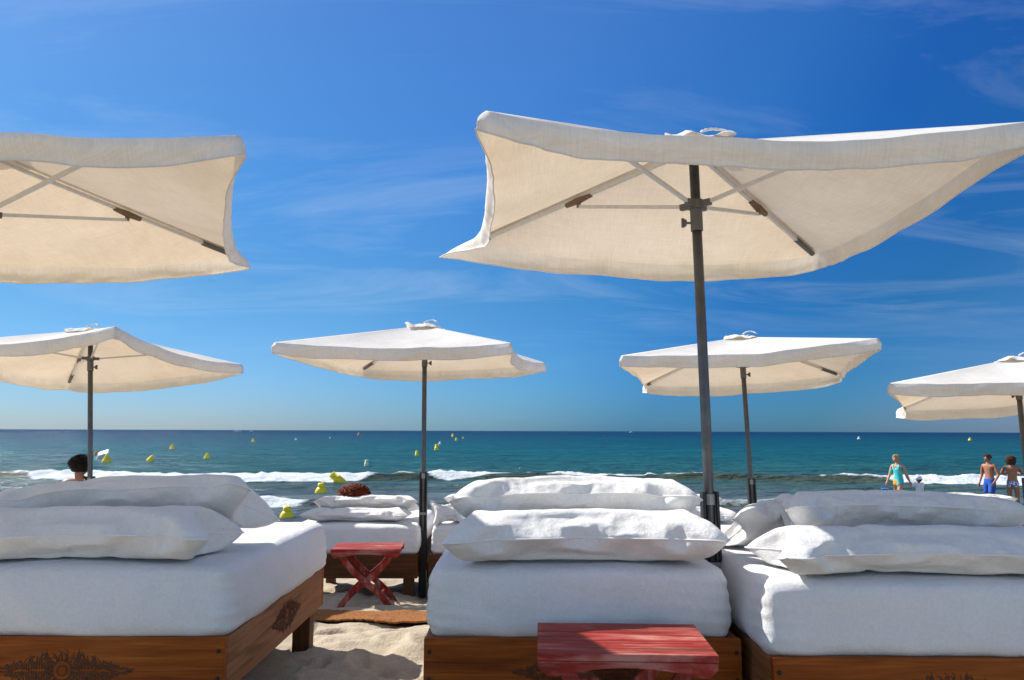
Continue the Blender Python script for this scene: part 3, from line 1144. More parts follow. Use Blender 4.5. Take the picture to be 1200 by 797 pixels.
for (xa, ya, ra, T, s1, xb, yb, rb, s2, l1, l2) in BP:
    sup = Support(ZBM, xa - .9, xa + .9, 7.4, 9.4)
    X = sim_pillow(1.20, .54, (xa, ya, ZBM + T * .45), R(ra), R(-3), sup, T, 20 + s1, shape=s1)
    pillow_object(X, l1, GP)
    sup.add(X)
    X = sim_pillow(1.18, .54, (xb, yb, ZBM + T + .03), R(rb), R(-16), sup, .15, 40 + s2, shape=s2, droop=(.04, .04))
    pillow_object(X, l2, GP)
# crumpled towel
sup = Support(ZBM, -1.2, .3, 7.3, 8.6)
X = sim_pillow(.40, .34, (-.62, 7.80, ZBM + .10), R(20), R(50), sup, .14, 31, shape=3)
X[..., 2] = ZBM + (X[..., 2] - ZBM) * 1.0 + 0.03 * fbm(X[..., 0] * 16, X[..., 1] * 16, 3)
ny_, nx_ = X.shape[1:3]
vs = X.reshape(-1, 3)
ctr = vs.mean(0)
ctr[2] = vs[:, 2].min()
fs = []
for k in range(2):
    for j in range(ny_ - 1):
        for i in range(nx_ - 1):
            b0 = k * ny_ * nx_ + j * nx_ + i
            fs.append((b0, b0 + 1, b0 + nx_ + 1, b0 + nx_))
o = mesh_obj('towel', vs - ctr, fs, terry, None, True, 0, ctr)
tag(o, 'crumpled white towel on the back row mattress right of the black pole base', 'towel')


# ------------------------------------------------------------------ parasols
def lerp3(a, b, t): return a + (b - a) * t


def parasol(apex, base, yaw, half, zc, label, seed, sag=.085, vh=.118, hub_drop=.34, sock=1.08, knob=-1, pole_r=.024, tipsleeve=(2,), valk=1.0, flare=(0, 0, 0, 0), bow_in=.075, pull=(0, 0, 0, 0)):
    """apex, base: world points; zc: world heights of the corners FL, FR, BR, BL"""
    root = empty('parasol', base)
    tag(root, label, 'parasol', 'square white parasols over the daybeds')
    B = Vector(base)
    A = Vector(apex) - B
    rt = Matrix.Rotation(yaw, 3, 'Z')
    cs = []
    for (sx, sy), z, dx_ in zip(((-1, -1), (1, -1), (1, 1), (-1, 1)), zc, pull):
        p = rt @ Vector((sx * half + dx_, sy * half, 0))
        cs.append(Vector((A.x + p.x, A.y + p.y, z - B.z)))
    nu, nr = 36, 22
    V = []
    F = []
    idx = {}

    def surf(k, u, r):
        a, b = cs[k], cs[(k + 1) % 4]
        m = (u + 1) / 2
        e = lerp3(a, b, m)
        mid = (a + b) / 2
        inw = Vector((A.x - mid.x, A.y - mid.y, 0)).normalized()
        bow = (1 - u * u)
        p = lerp3(A, e, r)
        p += inw * (bow_in * bow * r ** 1.5)
        p.z -= sag * (1.55 if k == 2 else 1.0) * bow ** (.7 if k == 2 else 1) * (r ** 1.6) + 0.03 * math.sin(PI * r) * bow
        nz = noise.noise(Vector((p.x * 2.1 + seed * 7, p.y * 2.1, seed))) * .016 + noise.noise(Vector((p.x * 6 + seed, p.y * 6, 3.))) * .006
        p.z += nz * bow ** .5 * r + .013 * noise.noise(Vector((u * 8 + seed, r * 1.3, k * 3.))) * r * r * u * u * bow ** .4
        return p

    for k in range(4):
        for i in range(nu + 1):
            u = -1 + 2 * i / nu
            for j in range(nr + 1):
                r = j / nr
                if j == 0:
                    key = 'a'
                elif i == 0:
                    key = ('c', k, j)
                elif i == nu:
                    key = ('c', (k + 1) % 4, j)
                else:
                    key = (k, i, j)
                if key not in idx:
                    idx[key] = len(V)
                    V.append(surf(k, u, r))

    def key(k, i, j):
        if j == 0: return idx['a']
        if i == 0: return idx[('c', k, j)]
        if i == nu: return idx[('c', (k + 1) % 4, j)]
        return idx[(k, i, j)]
    for k in range(4):
        for i in range(nu):
            for j in range(nr):
                f = [key(k, i, j), key(k, i, j + 1), key(k, i + 1, j + 1), key(k, i + 1, j)]
                g = []
                for t in f:
                    if t not in g: g.append(t)
                F.append(tuple(g))
    mesh_obj('canopy', V, F, canvas, root)
    # valance: a band sewn to all four edges, hem wandering a little
    V = []
    F = []
    nv = 9
    nw = 72
    per = nw * 4
    for e in range(per):
        k, i = divmod(e, nw)
        e_ = e * .5
        u = -1 + 2 * i / nw
        t = surf(k, u, 1.0)
        a, b = cs[k], cs[(k + 1) % 4]
        mid = (a + b) / 2
        out = Vector((mid.x - A.x, mid.y - A.y, 0)).normalized()
        if i == 0:
            a0 = cs[(k - 1) % 4]
            m0 = (a + a0) / 2
            out = (out + Vector((m0.x - A.x, m0.y - A.y, 0)).normalized()) * .75
        c1 = abs(u) ** 6
        along = (b - a).normalized()
        fl = flare[k if u < 0 else (k + 1) % 4] * abs(u) ** 6
        if i:
            out = (out + along * (math.copysign(abs(u) ** 9, u) * .9)).normalized()
        for j in range(nv + 1):
            s_ = j / nv
            hgt = vh * (0.93 + 0.16 * noise.noise(Vector((e_ * .11 + seed, seed * 2., 0)))) * (1 - .12 * c1) * max(.72, 1 - 1.0 * fl)
            dg_ = s_ * (2.2 if u > 0 else -2.2)
            rip = (noise.noise(Vector((e_ * .22 + seed * 3 + s_ * .9, s_ * .7, seed))) * .030 + abs(noise.noise(Vector((e_ * .55 + seed + dg_, s_ * .8, 4)))) * .016 + noise.noise(Vector((e_ * .9 + seed * 2 - dg_, s_ * 2.5, 9))) * .009) * min(1, s_ * 1.6)
            p = t + out * (s_ * (-.030 + .058 * c1) * valk + .013 * math.sin(PI * min(1, s_ * 1.15)) + rip * (.8 if k in (0, 2) else .32) + fl * s_ ** .8) + Vector((0, 0, -hgt * s_))
            p += along * (rip * (.5 if k in (0, 2) else .2))
            V.append(p)
    for e in range(per):
        e2 = (e + 1) % per
        for j in range(nv):
            F.append((e * (nv + 1) + j, e2 * (nv + 1) + j, e2 * (nv + 1) + j + 1, e * (nv + 1) + j + 1))
    vo = mesh_obj('valance', V, F, canvas_val, root)
    hem = MB()
    hem.tube([V[e * (nv + 1) + nv] for e in range(per)] + [V[nv]], .0032, 5)
    hem.build('hem', canvas_val, vo, True)
    # vent flap and its loop on top
    V = []
    F = []
    n = 16
    for i in range(n + 1):
        for j in range(n + 1):
            a_, b_ = -1 + 2 * i / n, -1 + 2 * j / n
            rr = max(abs(a_), abs(b_))
            p = rt @ Vector((a_ * .17, b_ * .17, 0))
            z = .016 - .050 * rr * rr + .055 * max(0, noise.noise(Vector((a_ * 1.6 + seed * 3, b_ * 1.6, seed))) + .05) * rr + .008 * noise.noise(Vector((a_ * 5, b_ * 5, seed)))
            V.append(A + p + Vector((0, 0, z)))
    for i in range(n):
        for j in range(n):
            F.append((i * (n + 1) + j, (i + 1) * (n + 1) + j, (i + 1) * (n + 1) + j + 1, i * (n + 1) + j + 1))
    vf = mesh_obj('vent_flap', V, F, canvas_val, root)
    lp = MB()
    for q_, (ln, hh_, off) in enumerate(((.13, .030, .05),)):
        pts = []
        for k in range(13):
            t = k / 12
            pts.append(A + rt @ Vector((off + ln * (t - .2) * (1 if q_ == 0 else -1), -.10 + .05 * math.sin(t * 3), .02 + hh_ * math.sin(PI * t))))
        lp.tube(pts, [.011 + .006 * math.sin(k * 1.9 + seed) ** 2 for k in range(13)], 8, True, .45)
    lp.build('strap', canvas_val, vf, True)
    # frame
    hub = Vector((A.x * (1 - hub_drop / A.z), A.y * (1 - hub_drop / A.z), A.z - hub_drop))
    for k in range(4):
        c_ = cs[k]
        d0 = (c_ - A)
        st = A + d0 * .03 + Vector((0, 0, -.035))
        en = A + d0 * .945 + Vector((0, 0, -.028))
        rb = MB().tube([st, en], .0125, 4).build('rib', alu, root)
        if k in tipsleeve:
            MB().tube([A + d0 * .80 + Vector((0, 0, -.030)), A + d0 * .955 + Vector((0, 0, -.029))], .0165, 8).build('sleeve', greyp, rb, True)
        else:
            MB().tube([A + d0 * .92 + Vector((0, 0, -.028)), A + d0 * .955 + Vector((0, 0, -.028))], .0165, 8).build('sleeve', greyp, rb, True)
        strip = []
        for j in range(nr + 1):
            pc_ = surf(k, -1, max(.02, j / nr)) + Vector((0, 0, -.004))
            sdv = Vector((-d0.y, d0.x, 0)).normalized() * .016
            strip += [pc_ - sdv + Vector((0, 0, -.004)), pc_ + Vector((0, 0, 0)), pc_ + sdv + Vector((0, 0, -.004))]
        fs_ = []
        for j in range(nr):
            for q_ in (0, 1):
                fs_.append((j * 3 + q_, j * 3 + q_ + 1, j * 3 + 3 + q_ + 1, j * 3 + 3 + q_))
        mesh_obj('seam', strip, fs_, canvas_val, root)
        bk = A + d0 * .47 + Vector((0, 0, -.040))
        b = MB()
        dn = d0.normalized()
        b.tube([bk - dn * .085, bk, bk + dn * .085], [.013, .021, .015], 6)
        b.tube([bk + Vector((0, 0, -.012)), bk + Vector((0, 0, -.040))], .012, 8)
        b.build('bracket', patch_m, rb)
        sd = Vector((d0.x, d0.y, 0)).normalized()
        MB().tube([hub + sd * .06, bk + Vector((0, 0, -.035))], .0115, 4).build('strut', alu, root)
    h = MB()
    pu = A.normalized()
    h.tube([hub - pu * .022, hub + pu * .022], pole_r + .014, 14)
    h.tube([hub - pu * .13, hub - pu * .022], pole_r + .006, 14)
    for k in range(4):
        d0 = cs[k] - A
        sd = Vector((d0.x, d0.y, 0)).normalized()
        h.box(hub + sd * .052, (.060, .026, .030), Matrix.Rotation(math.atan2(sd.y, sd.x), 3, 'Z'))
    ho = h.build('hub', greyp, root, False, .002)
    kb = MB()
    kp = hub - pu * .09
    kb.tube([kp, kp + Vector((knob * .055, 0, 0))], .006, 8)
    kb.tube([kp + Vector((knob * .050, 0, 0)), kp + Vector((knob * .062, 0, 0))], [.018, .018], 10)
    kb.box(kp + Vector((knob * .066, 0, 0)), (.014, .012, .046))
    kb.build('knob', greyp, ho, False, .002)
    MB().tube([Vector((0, 0, -.3)), A * .45, A * .985], pole_r, 16).build('pole', steel, root, True)
    MB().lathe([(.015, 0), (.018, .015), (.010, .03), (.004, .036)], A * .985, 12).build('finial', greyp, root, True)
    so_ = MB()
    ax_ = A.normalized()
    for s in (-1, 1):
        so_.box(ax_ * (sock / 2 - .1) + Vector((s * (pole_r + .008), 0, 0)), (.013, .060, sock + .2), Matrix.Rotation(math.atan2(ax_.x, ax_.z), 3, 'Y'))
    so_.box(ax_ * (sock * .22), (.058, .050, sock * .44 + .2))
    sk = so_.build('socket', blackm, root, False, .002)
    cl_ = MB()
    cl_.tube([ax_ * (sock - .060), ax_ * (sock - .012)], .030, 14)
    cl_.build('collar', galv, sk, False, .002)
    MB().box(ax_ * (sock * .66), (.058, .082, .022)).build('band', galv, sk, False, .002)
    return root


def gp(x, y): return Vector((x, y, float(gz(y))))


c = CAM.z
K = .9
parasol((.975 * K, 4.0 * K, c + 1.55 * K), gp(1.035 * K, 4.0 * K), R(0), 1.08 * K, (c + 1.262 * K, c + 1.225 * K, c + 1.20 * K, c + 1.29 * K),
        'largest white parasol, at the right front, on the thick pole beside the middle daybed', 1, knob=-1, sock=.96, pole_r=.0235, tipsleeve=(2,), flare=(.02, 0, .03, .27), bow_in=.03, pull=(0, 0, 0, -.13), sag=.077, vh=.106, hub_drop=.31)
parasol((-2.83 * K, 4.0 * K, c + 1.50 * K), gp(-2.83 * K, 4.0 * K), R(19), 1.29 * K, (c + 1.20 * K, un(280, 159, 3.2 * K).z, un(262, 299, 5.64 * K).z, c + 1.14 * K),
        'white parasol cut off by the left edge, over the left front daybed', 2, knob=1, sock=.93, tipsleeve=(2,), flare=(0, .02, .06, 0), bow_in=.04, sag=.077, vh=.106, hub_drop=.31)
ap = un(106, 388, 7.9)
parasol(ap, gp(-4.20, 7.9), R(-9), 1.1, (un(0, 408, 7.0).z, un(140, 384, 6.64).z, un(290, 428, 8.81).z, un(88, 449, 9.16).z),
        'left back white parasol, one corner towards the viewer, above the black haired person', 3, sag=.06, sock=1.15, hub_drop=.30, tipsleeve=(3,), knob=1)
parasol(un(498, 382, 7.9), gp(-.885, 7.9), R(-10), 1.1, (un(323, 404, 7.15).z, un(612, 402, 6.65).z, un(648, 423, 8.6).z, un(418, 432, 9.17).z),
        'white parasol in the middle distance, right of the red haired person', 4, sag=.045, sock=1.2, hub_drop=.30, knob=1, tipsleeve=(3,))
parasol(un(868, 394, 7.9), gp(2.47, 7.9), R(-15), 1.1, (un(730, 416, 7.12).z, un(1030, 395, 6.55).z, un(990, 436, 8.68).z, un(757, 450, 9.25).z),
        'white parasol at the back right of the thick near pole, right side tilted upward', 5, sag=.05, sock=1.15, hub_drop=.30, tipsleeve=(2,), knob=1)
parasol(un(1190, 418, 7.6), gp(5.06, 7.6), R(-28), 1.1, (un(1033, 448, 7.2).z, un(1240, 430, 6.2).z, un(1300, 452, 8.0).z, un(1080, 478, 9.05).z),
        'white parasol cut off by the right edge of the photo, behind the bathers pillows', 6, sag=.05, sock=1.15, hub_drop=.28, tipsleeve=(), knob=-1)


# ------------------------------------------------------------------ red folding stools
def stool(loc, rz, W, D, H, label):
    root = empty('stool', loc, rz)
    tag(root, label, 'stool', 'red folding wooden stools')
    t = .024
    n = 3
    pw = D / n
    top = MB()
    for k in range(n):
        top.box((0, -D / 2 + pw * (k + .5), H - t / 2), (W, pw - .0025, t))
    top.build('seat', red_x, root, bevel=.003)
    for s in (-1, 1):
        # apron with an arched lower edge and cut-in ends
        prof = []
        N = 20
        for i in range(N + 1):
            x = -W / 2 + .004 + (W - .008) * i / N
            e = abs(x) / (W / 2)
            z = -.060 + .030 * (1 - min(1, (e / .80)) ** 2) if e < .9 else -.060 + (e - .9) * .30
            prof.append((x, z))
        th = .022
        y0 = s * (D / 2 - th / 2 + .001)
        vs = []
        for (x, z) in prof:
            vs += [(x, y0 - th / 2, H - t - .001), (x, y0 + th / 2, H - t - .001), (x, y0 - th / 2, H - t + z + .01), (x, y0 + th / 2, H - t + z + .01)]
        fs = []
        for i in range(N):
            a, b = i * 4, i * 4 + 4
            fs += [(a, b, b + 2, a + 2), (a + 1, a + 3, b + 3, b + 1), (a, a + 1, b + 1, b), (a + 2, b + 2, b + 3, a + 3)]
        fs += [(0, 2, 3, 1), (N * 4, N * 4 + 1, N * 4 + 3, N * 4 + 2)]
        mesh_obj('apron', vs, fs, red_x, root, False, .002)
    for s in (-1, 1):
        for d in (-1, 1):
            y = s * (D / 2 - .045) + d * .013
            pts = []
            for k in range(15):
                q_ = k / 14
                x = d * (W * .36 - W * .76 * q_) + d * .03 * math.sin(PI * q_ * 2)
                pts.append((x, y, (H - t - .012) * (1 - q_) - .03 * q_))
            m = MB()
            wv = .026
            vs = []
            for k, p in enumerate(pts):
                a = Vector(pts[max(0, k - 1)])
                b = Vector(pts[min(14, k + 1)])
                tt = (b - a).normalized()
                nn_ = Vector((tt.z, 0, -tt.x))
                p = Vector(p)
                for (g, hh_) in ((-1, -1), (1, -1), (1, 1), (-1, 1)):
                    vs.append(p + nn_ * g * wv + Vector((0, hh_ * .0105, 0)))
            fs = []
            for k in range(14):
                for g in range(4):
                    g2 = (g + 1) % 4
                    fs.append((k * 4 + g, k * 4 + g2, k * 4 + 4 + g2, k * 4 + 4 + g))
            fs += [(0, 3, 2, 1), (56, 57, 58, 59)]
            m.add(vs, fs)
            m.build('leg', red_leg, root, False, .003)
    for x in (-W * .22, W * .22):
        MB().tube([(x, -D / 2 + .05, .12), (x, D / 2 - .05, .12)], .012, 10).build('stretcher', red_leg, root, True)
    for s in (-1, 1):
        MB().tube([(0.0, s * (D / 2 - .014), H * .47), (0.0, s * (D / 2 - .075), H * .47)], .010, 10).build('pivot_bolt', galv, root, True)
    return root


stool((.395, 2.86, .855), R(-2), .60, .42, .51, 'worn red wooden stool close to the viewer, in front of the middle daybed')
stool((-1.265, 6.98, float(gz(6.98)) - .01), R(3), .60, .40, .515, 'red folding stool with crossed legs standing on the sand behind the orange mat')

# ------------------------------------------------------------------ mat
q = NT('orange_jute')
wv1 = q.n('ShaderNodeTexWave')
wv1.inputs['Scale'].default_value = 38
wv1.inputs['Distortion'].default_value = 2.5
q.l(q.coord(), wv1.inputs[0])
nz1 = q.noise(q.coord(), 60, 4, .7)
cc = q.ramp(q.math('ADD', q.math('MULTIPLY', wv1.outputs['Fac'], .5), q.math('MULTIPLY', nz1, .6)), [(0.3, (0.10, 0.032, 0.006)), (0.75, (0.46, 0.18, 0.045))])
q.l(cc, q.b.inputs['Base Color'])
q.b.inputs['Roughness'].default_value = 1
q.l(q.bump(nz1, .9, .01), q.b.inputs['Normal'])
jute = q.m
V = []
F = []
nx_, ny_ = 260, 90
for j in range(ny_ + 1):
    for i in range(nx_ + 1):
        x = -2.35 + 2.6 * i / nx_
        v_ = j / ny_
        edge = abs(v_ - .5) * 2
        y = 5.70 + .62 * v_ + .008 * math.sin(x * 4.1) + .010 * noise.noise(Vector((x * 6, j * .03, 0))) + .012 * edge ** 8 * noise.noise(Vector((x * 45, v_ * 4, 2)))
        rib = .007 * abs(math.sin(v_ * PI * 15 + .5 * noise.noise(Vector((x * 4, 0, 3))))) + .004 * noise.noise(Vector((x * 60, v_ * 60, 1)))
        V.append((x, y, rib + .006 * noise.noise(Vector((x * 3, y * 5, 1)))))
gnd = ground_z(np.array([p[0] for p in V]), np.array([p[1] for p in V]))
low = gz(np.array([p[1] for p in V]))
V = [(p[0], p[1], p[2] + .026 + .50 * float(a) + .50 * float(b_)) for p, a, b_ in zip(V, gnd, low)]
for j in range(ny_):
    for i in range(nx_):
        a = j * (nx_ + 1) + i
        F.append((a, a + 1, a + nx_ + 2, a + nx_ + 1))
o = mesh_obj('mat', V, F, jute)
m = o.modifiers.new('thick', 'SOLIDIFY')
m.thickness = .012
m.offset = -1
tag(o, 'orange brown woven mat lying across the sand in front of the far red stool', 'mat')


# ------------------------------------------------------------------ people
def person(loc, rz, H, skin, pose, label, scale_head=1.0):
    """one continuous skinned body; local facing is -Y. pose: joints that replace the standing ones (units of H)"""
    J = dict(pel=(0, 0, .53), spi=(0, .004, .61), che=(0, 0, .72), nkb=(0, .008, .815), nk=(0, .004, .855), hd=(0, -.008, .905), ht=(0, -.004, .962),
             chin=(0, -.045, .882),
             sl=(.100, .006, .80), el=(.128, .01, .635), wl=(.135, -.03, .49), hl=(.135, -.045, .445),
             sr=(-.100, .006, .80), er=(-.128, .01, .635), wr=(-.135, -.03, .49), hr=(-.135, -.045, .445),
             pl=(.052, 0, .505), kl=(.056, -.012, .285), al=(.056, .012, .045), tl=(.062, -.085, .018),
             pr=(-.052, 0, .505), kr=(-.056, -.012, .285), ar=(-.056, .012, .045), tr=(-.062, -.085, .018))
    J.update(pose)
    rad = dict(pel=.078, spi=.068, che=.078, nkb=.048, nk=.033, hd=.052, ht=.040, chin=.026,
               sl=.036, el=.024, wl=.016, hl=.019, sr=.036, er=.024, wr=.016, hr=.019,
               pl=.056, kl=.034, al=.021, tl=.020, pr=.056, kr=.034, ar=.021, tr=.020)
    names = list(J)
    vs = [Vector(J[k]) * H for k in names]
    rs = [rad[k] * H for k in names]
    ed = [('pel', 'spi'), ('spi', 'che'), ('che', 'nkb'), ('nkb', 'nk'), ('nk', 'hd'), ('hd', 'ht'), ('hd', 'chin'),
          ('che', 'sl'), ('sl', 'el'), ('el', 'wl'), ('wl', 'hl'), ('che', 'sr'), ('sr', 'er'), ('er', 'wr'), ('wr', 'hr'),
          ('pel', 'pl'), ('pl', 'kl'), ('kl', 'al'), ('al', 'tl'), ('pel', 'pr'), ('pr', 'kr'), ('kr', 'ar'), ('ar', 'tr')]
    E = [(names.index(a), names.index(b)) for a, b in ed]
    for sd, sg in (('l', 1), ('r', -1)):
        hnd = Vector(J['h' + sd])
        wr = Vector(J['w' + sd])
        d = (hnd - wr).normalized()
        side = d.cross(Vector((sg, 0, 0.1))).normalized()
        b0 = names.index('h' + sd)
        for f in range(4):
            o1 = hnd + d * .012 + side * ((f - 1.5) * .0105)
            ln = (.030, .034, .032, .024)[f]
            p2 = o1 + d * ln * .55
            p3 = p2 + (d * .8 + Vector((-sg * .6, 0, 0))).normalized() * ln * .5
            i0 = len(vs)
            vs += [o1 * H, p2 * H, p3 * H]
            rs += [.0058 * H, .0050 * H, .0042 * H]
            E += [(b0, i0), (i0, i0 + 1), (i0 + 1, i0 + 2)]
        tb = wr + (hnd - wr) * .5
        i0 = len(vs)
        vs += [(tb + side * -.020 + d * .012) * H, (tb + side * -.032 + d * .034) * H]
        rs += [.0068 * H, .005 * H]
        E += [(names.index('w' + sd), i0), (i0, i0 + 1)]
    me = bpy.data.meshes.new('skeleton')
    me.from_pydata([tuple(v) for v in vs], E, [])
    ob = bpy.data.objects.new('skeleton', me)
    COL.objects.link(ob)
    sk = ob.modifiers.new('skin', 'SKIN')
    sk.use_smooth_shade = True
    sk.branch_smoothing = .4
    for i, r in enumerate(rs):
        d = me.skin_vertices[0].data[i]
        d.radius = (r, r)
        d.use_root = (i == 0)
    # flatter chest, waist and head
    for k, (a, b_) in dict(che=(1.25, .78), spi=(1.12, .82), pel=(1.12, .9)).items():
        i = names.index(k)
        me.skin_vertices[0].data[i].radius = (rs[i] * a, rs[i] * b_)
    ss = ob.modifiers.new('sub', 'SUBSURF')
    ss.levels = 2
    ss.render_levels = 2
    dg = bpy.context.evaluated_depsgraph_get()
    dg.update()
    body = bpy.data.meshes.new_from_object(ob.evaluated_get(dg))
    bpy.data.objects.remove(ob)
    hd = Vector(J['hd']) * H
    # nose, brow, mouth
    for v in body.vertices:
        p = v.co - hd
        if p.y < -.01 * H and abs(p.x) < .05 * H and -.04 * H < p.z < .05 * H:
            n = math.exp(-((p.x / (.007 * H)) ** 2 + ((p.z + .004 * H) / (.012 * H)) ** 2))
            v.co.y -= .014 * H * n
            e = math.exp(-(((abs(p.x) - .017 * H) / (.009 * H)) ** 2 + ((p.z - .010 * H) / (.008 * H)) ** 2))
            v.co.y += .007 * H * e
    body.polygons.foreach_set('use_smooth', [True] * len(body.polygons))
    body.materials.clear()
    body.materials.append(skin)
    o = bpy.data.objects.new('person', body)
    COL.objects.link(o)
    o.location = loc
    o.rotation_euler = (0, 0, rz)
    tag(o, label, 'person')
    for s in (-1, 1):
        MB().lathe([(.001, -.006 * H), (.0055 * H, -.003 * H), (.0062 * H, 0), (.0055 * H, .003 * H), (.001, .006 * H)],
                   hd + Vector((s * .018, -.043, .010)) * H, 10).build('eye', eye_m, o, True)
        MB().tube([hd + Vector((s * .050, .004, .014)) * H, hd + Vector((s * .056, .008, .004)) * H, hd + Vector((s * .050, .004, -.012)) * H], [.006 * H, .009 * H, .005 * H], 8).build('ear', skin, o, True)
    MB().tube([hd + Vector((-.014, -.046, -.026)) * H, hd + Vector((0, -.050, -.027)) * H, hd + Vector((.014, -.046, -.026)) * H], .0035 * H, 6).build('mouth', m_lip, o, True)
    return o, J, H


m_lip = m_plain('lip', (0.30, 0.09, 0.07), 0.5)


def clothing(o, H, fn, mat, name, off=.006):
    me = o.data
    keep = []
    used = {}
    V = []
    for p in me.polygons:
        c_ = p.center / H
        if fn(c_):
            f = []
            for i in p.vertices:
                if i not in used:
                    used[i] = len(V)
                    v = me.vertices[i]
                    V.append(v.co + v.normal * off * H)
                f.append(used[i])
            keep.append(tuple(f))
    if keep:
        q_ = mesh_obj(name, V, keep, mat, o)
        s_ = q_.modifiers.new('thick', 'SOLIDIFY')
        s_.thickness = .004 * H
        return q_


def hair(o, J, H, mat, rx, ry, rz_, dz=.012, dy=.012, mess=.008, cut=-.2, long_=0.0, seed=0, locks=60):
    """cap of hair: an ellipsoid shell, face side left open, strands in the noise"""
    hd = (Vector(J['hd']) + Vector((0, dy, dz))) * H
    V = []
    F = []
    n, m_ = 40, 22
    for i in range(m_ + 1):
        th = PI * i / m_ * .80
        for k in range(n):
            a = 2 * PI * k / n
            d = Vector((math.sin(th) * math.cos(a), math.sin(th) * math.sin(a), math.cos(th)))
            front = max(0, -d.y)
            s_ = 1 + mess * 12 * noise.noise(d * 4.5 + Vector((seed, 0, 0))) + mess * 7 * noise.noise(d * 11 + Vector((seed, 3, 0)))
            p = Vector((d.x * rx, d.y * ry, d.z * rz_)) * s_
            if front > .25 and d.z < .50:
                p *= 1 - min(.35, (front - .25) * .9) * min(1, (.50 - d.z) * 3)
            if d.z < 0 and d.y > -.1:
                p.z -= long_ * (-d.z) * (1 + .3 * noise.noise(d * 9))
            V.append(hd + p * H)
    for i in range(m_):
        for k in range(n):
            k2 = (k + 1) % n
            F.append((i * n + k, (i + 1) * n + k, (i + 1) * n + k2, i * n + k2))
    mb = MB()
    mb.add(V, F)
    rr = random.Random(seed + 100)
    for _ in range(locks):
        a = rr.uniform(0, 2 * PI)
        t0 = rr.uniform(.05, .75)
        ln = rr.uniform(.5, 1.0) * (.55 + long_ * 8)
        pts = []
        for k in range(6):
            th = PI * (t0 + ln * .5 * k / 5) * .62
            aa = a + .35 * math.sin(k + a * 3)
            d = Vector((math.sin(th) * math.cos(aa), math.sin(th) * math.sin(aa), math.cos(th)))
            if d.y < -.55 and d.z < .45: break
            lift = 1.02 + .07 * math.sin(k * 1.3 + a * 5) + (.05 if k == 5 else 0)
            pts.append(hd + Vector((d.x * rx, d.y * ry, d.z * rz_)) * lift * H)
        if len(pts) > 2:
            n_ = len(pts)
            mb.tube(pts, [.011 * H * (1 - .75 * k / (n_ - 1)) for k in range(n_)], 5, True, .5)
    return mb.build('hair', mat, o, True)


def at(px, Y, z): return Vector(((px - 600) / FPX * Y * 1.0 + 0, Y, z))


# woman in a swimsuit, walking left and leading the child by the hand
walk = dict(kl=(.050, -.075, .290), al=(.052, -.060, .055), tl=(.056, -.155, .020), kr=(-.050, .030, .285), ar=(-.054, .120, .060), tr=(-.058, .045, .022),
            er=(-.135, -.025, .64), wr=(-.150, -.085, .51), hr=(-.152, -.105, .465),
            el=(.122, .060, .64), wl=(.135, .125, .51), hl=(.136, .148, .465), hd=(0, -.030, .900), chin=(0, -.070, .872), ht=(0, -.028, .958))
o, J, H = person((10.92, 22.0, -.16), R(-62), 1.66, skin_b, walk, 'blond woman in a turquoise and yellow swimsuit wading with a small child by the hand')
clothing(o, H, lambda c_: (.455 < c_.z < .74 and abs(c_.x) < .115 and not (c_.z < .50 and abs(c_.x) > .035 + (c_.z - .455) * 1.2)) or (.74 <= c_.z < .83 and .035 < abs(c_.x) < .07), swim_m, 'swimsuit')
hair(o, J, H, hair_blond, .062, .066, .062, .018, .010, .014, seed=3)
WH = (Matrix.Rotation(R(-62), 3, 'Z') @ (Vector(J['hr']) * H)) + Vector((10.92, 22.0, -.16))
CH = (Matrix.Rotation(R(-62), 3, 'Z') @ (Vector(J['hl']) * H)) + Vector((10.92, 22.0, -.16))
# blue bucket in her free hand
b = MB()
b.lathe([(.075, 0), (.085, .01), (.105, .16), (.112, .165), (.108, .175), (.095, .16), (.078, .02), (.002, .018)], (0, 0, 0), 20)
bk_ = empty('bucket', WH + Vector((-.05, -.01, -.27)))
tag(bk_, 'blue bucket carried low in the hand of the woman in the swimsuit', 'bucket')
b.build('bucket_body', blue_bag_m, bk_, True)
MB().tube([(.108 * math.cos(PI * k / 12), 0, .165 + .10 * math.sin(PI * k / 12)) for k in range(13)], .006, 6).build('handle', blue_bag_m, bk_, True)
# child
cz = -.13
cl_loc = Vector((11.42, 21.85, cz))
hand_l = Matrix.Rotation(R(55), 3, 'Z') @ (CH - cl_loc)
Hc = 1.02
hv = hand_l / Hc
arm = dict(hr=tuple(hv), wr=tuple(hv + Vector((.045, 0, -.01))), er=tuple(hv * .42 + Vector((-.100, .006, .80)) * .58 + Vector((0, 0, -.01))),
           hd=(0, 0, .875), ht=(0, .002, .945), chin=(0, -.052, .845), nk=(0, .004, .825), nkb=(0, .008, .79))
o, J, H = person(cl_loc, R(-55), Hc, skin_c, arm, 'small child in a white sun hat and white shirt holding the hand of the woman')
clothing(o, H, lambda c_: .42 < c_.z < .80 and abs(c_.x) < .135, white_cloth, 'shirt', .014)
hair(o, J, H, hair_black, .070, .072, .066, .012, .012, .006, seed=5)
hb = MB()
hb.lathe([(.128, -.004), (.130, 0), (.086, .014), (.084, .045), (.066, .078), (.030, .094), (.002, .097)], (Vector(J['hd']) + Vector((0, 0, .032))) * H, 24)
hb.build('sun_hat', white_cloth, o, True)
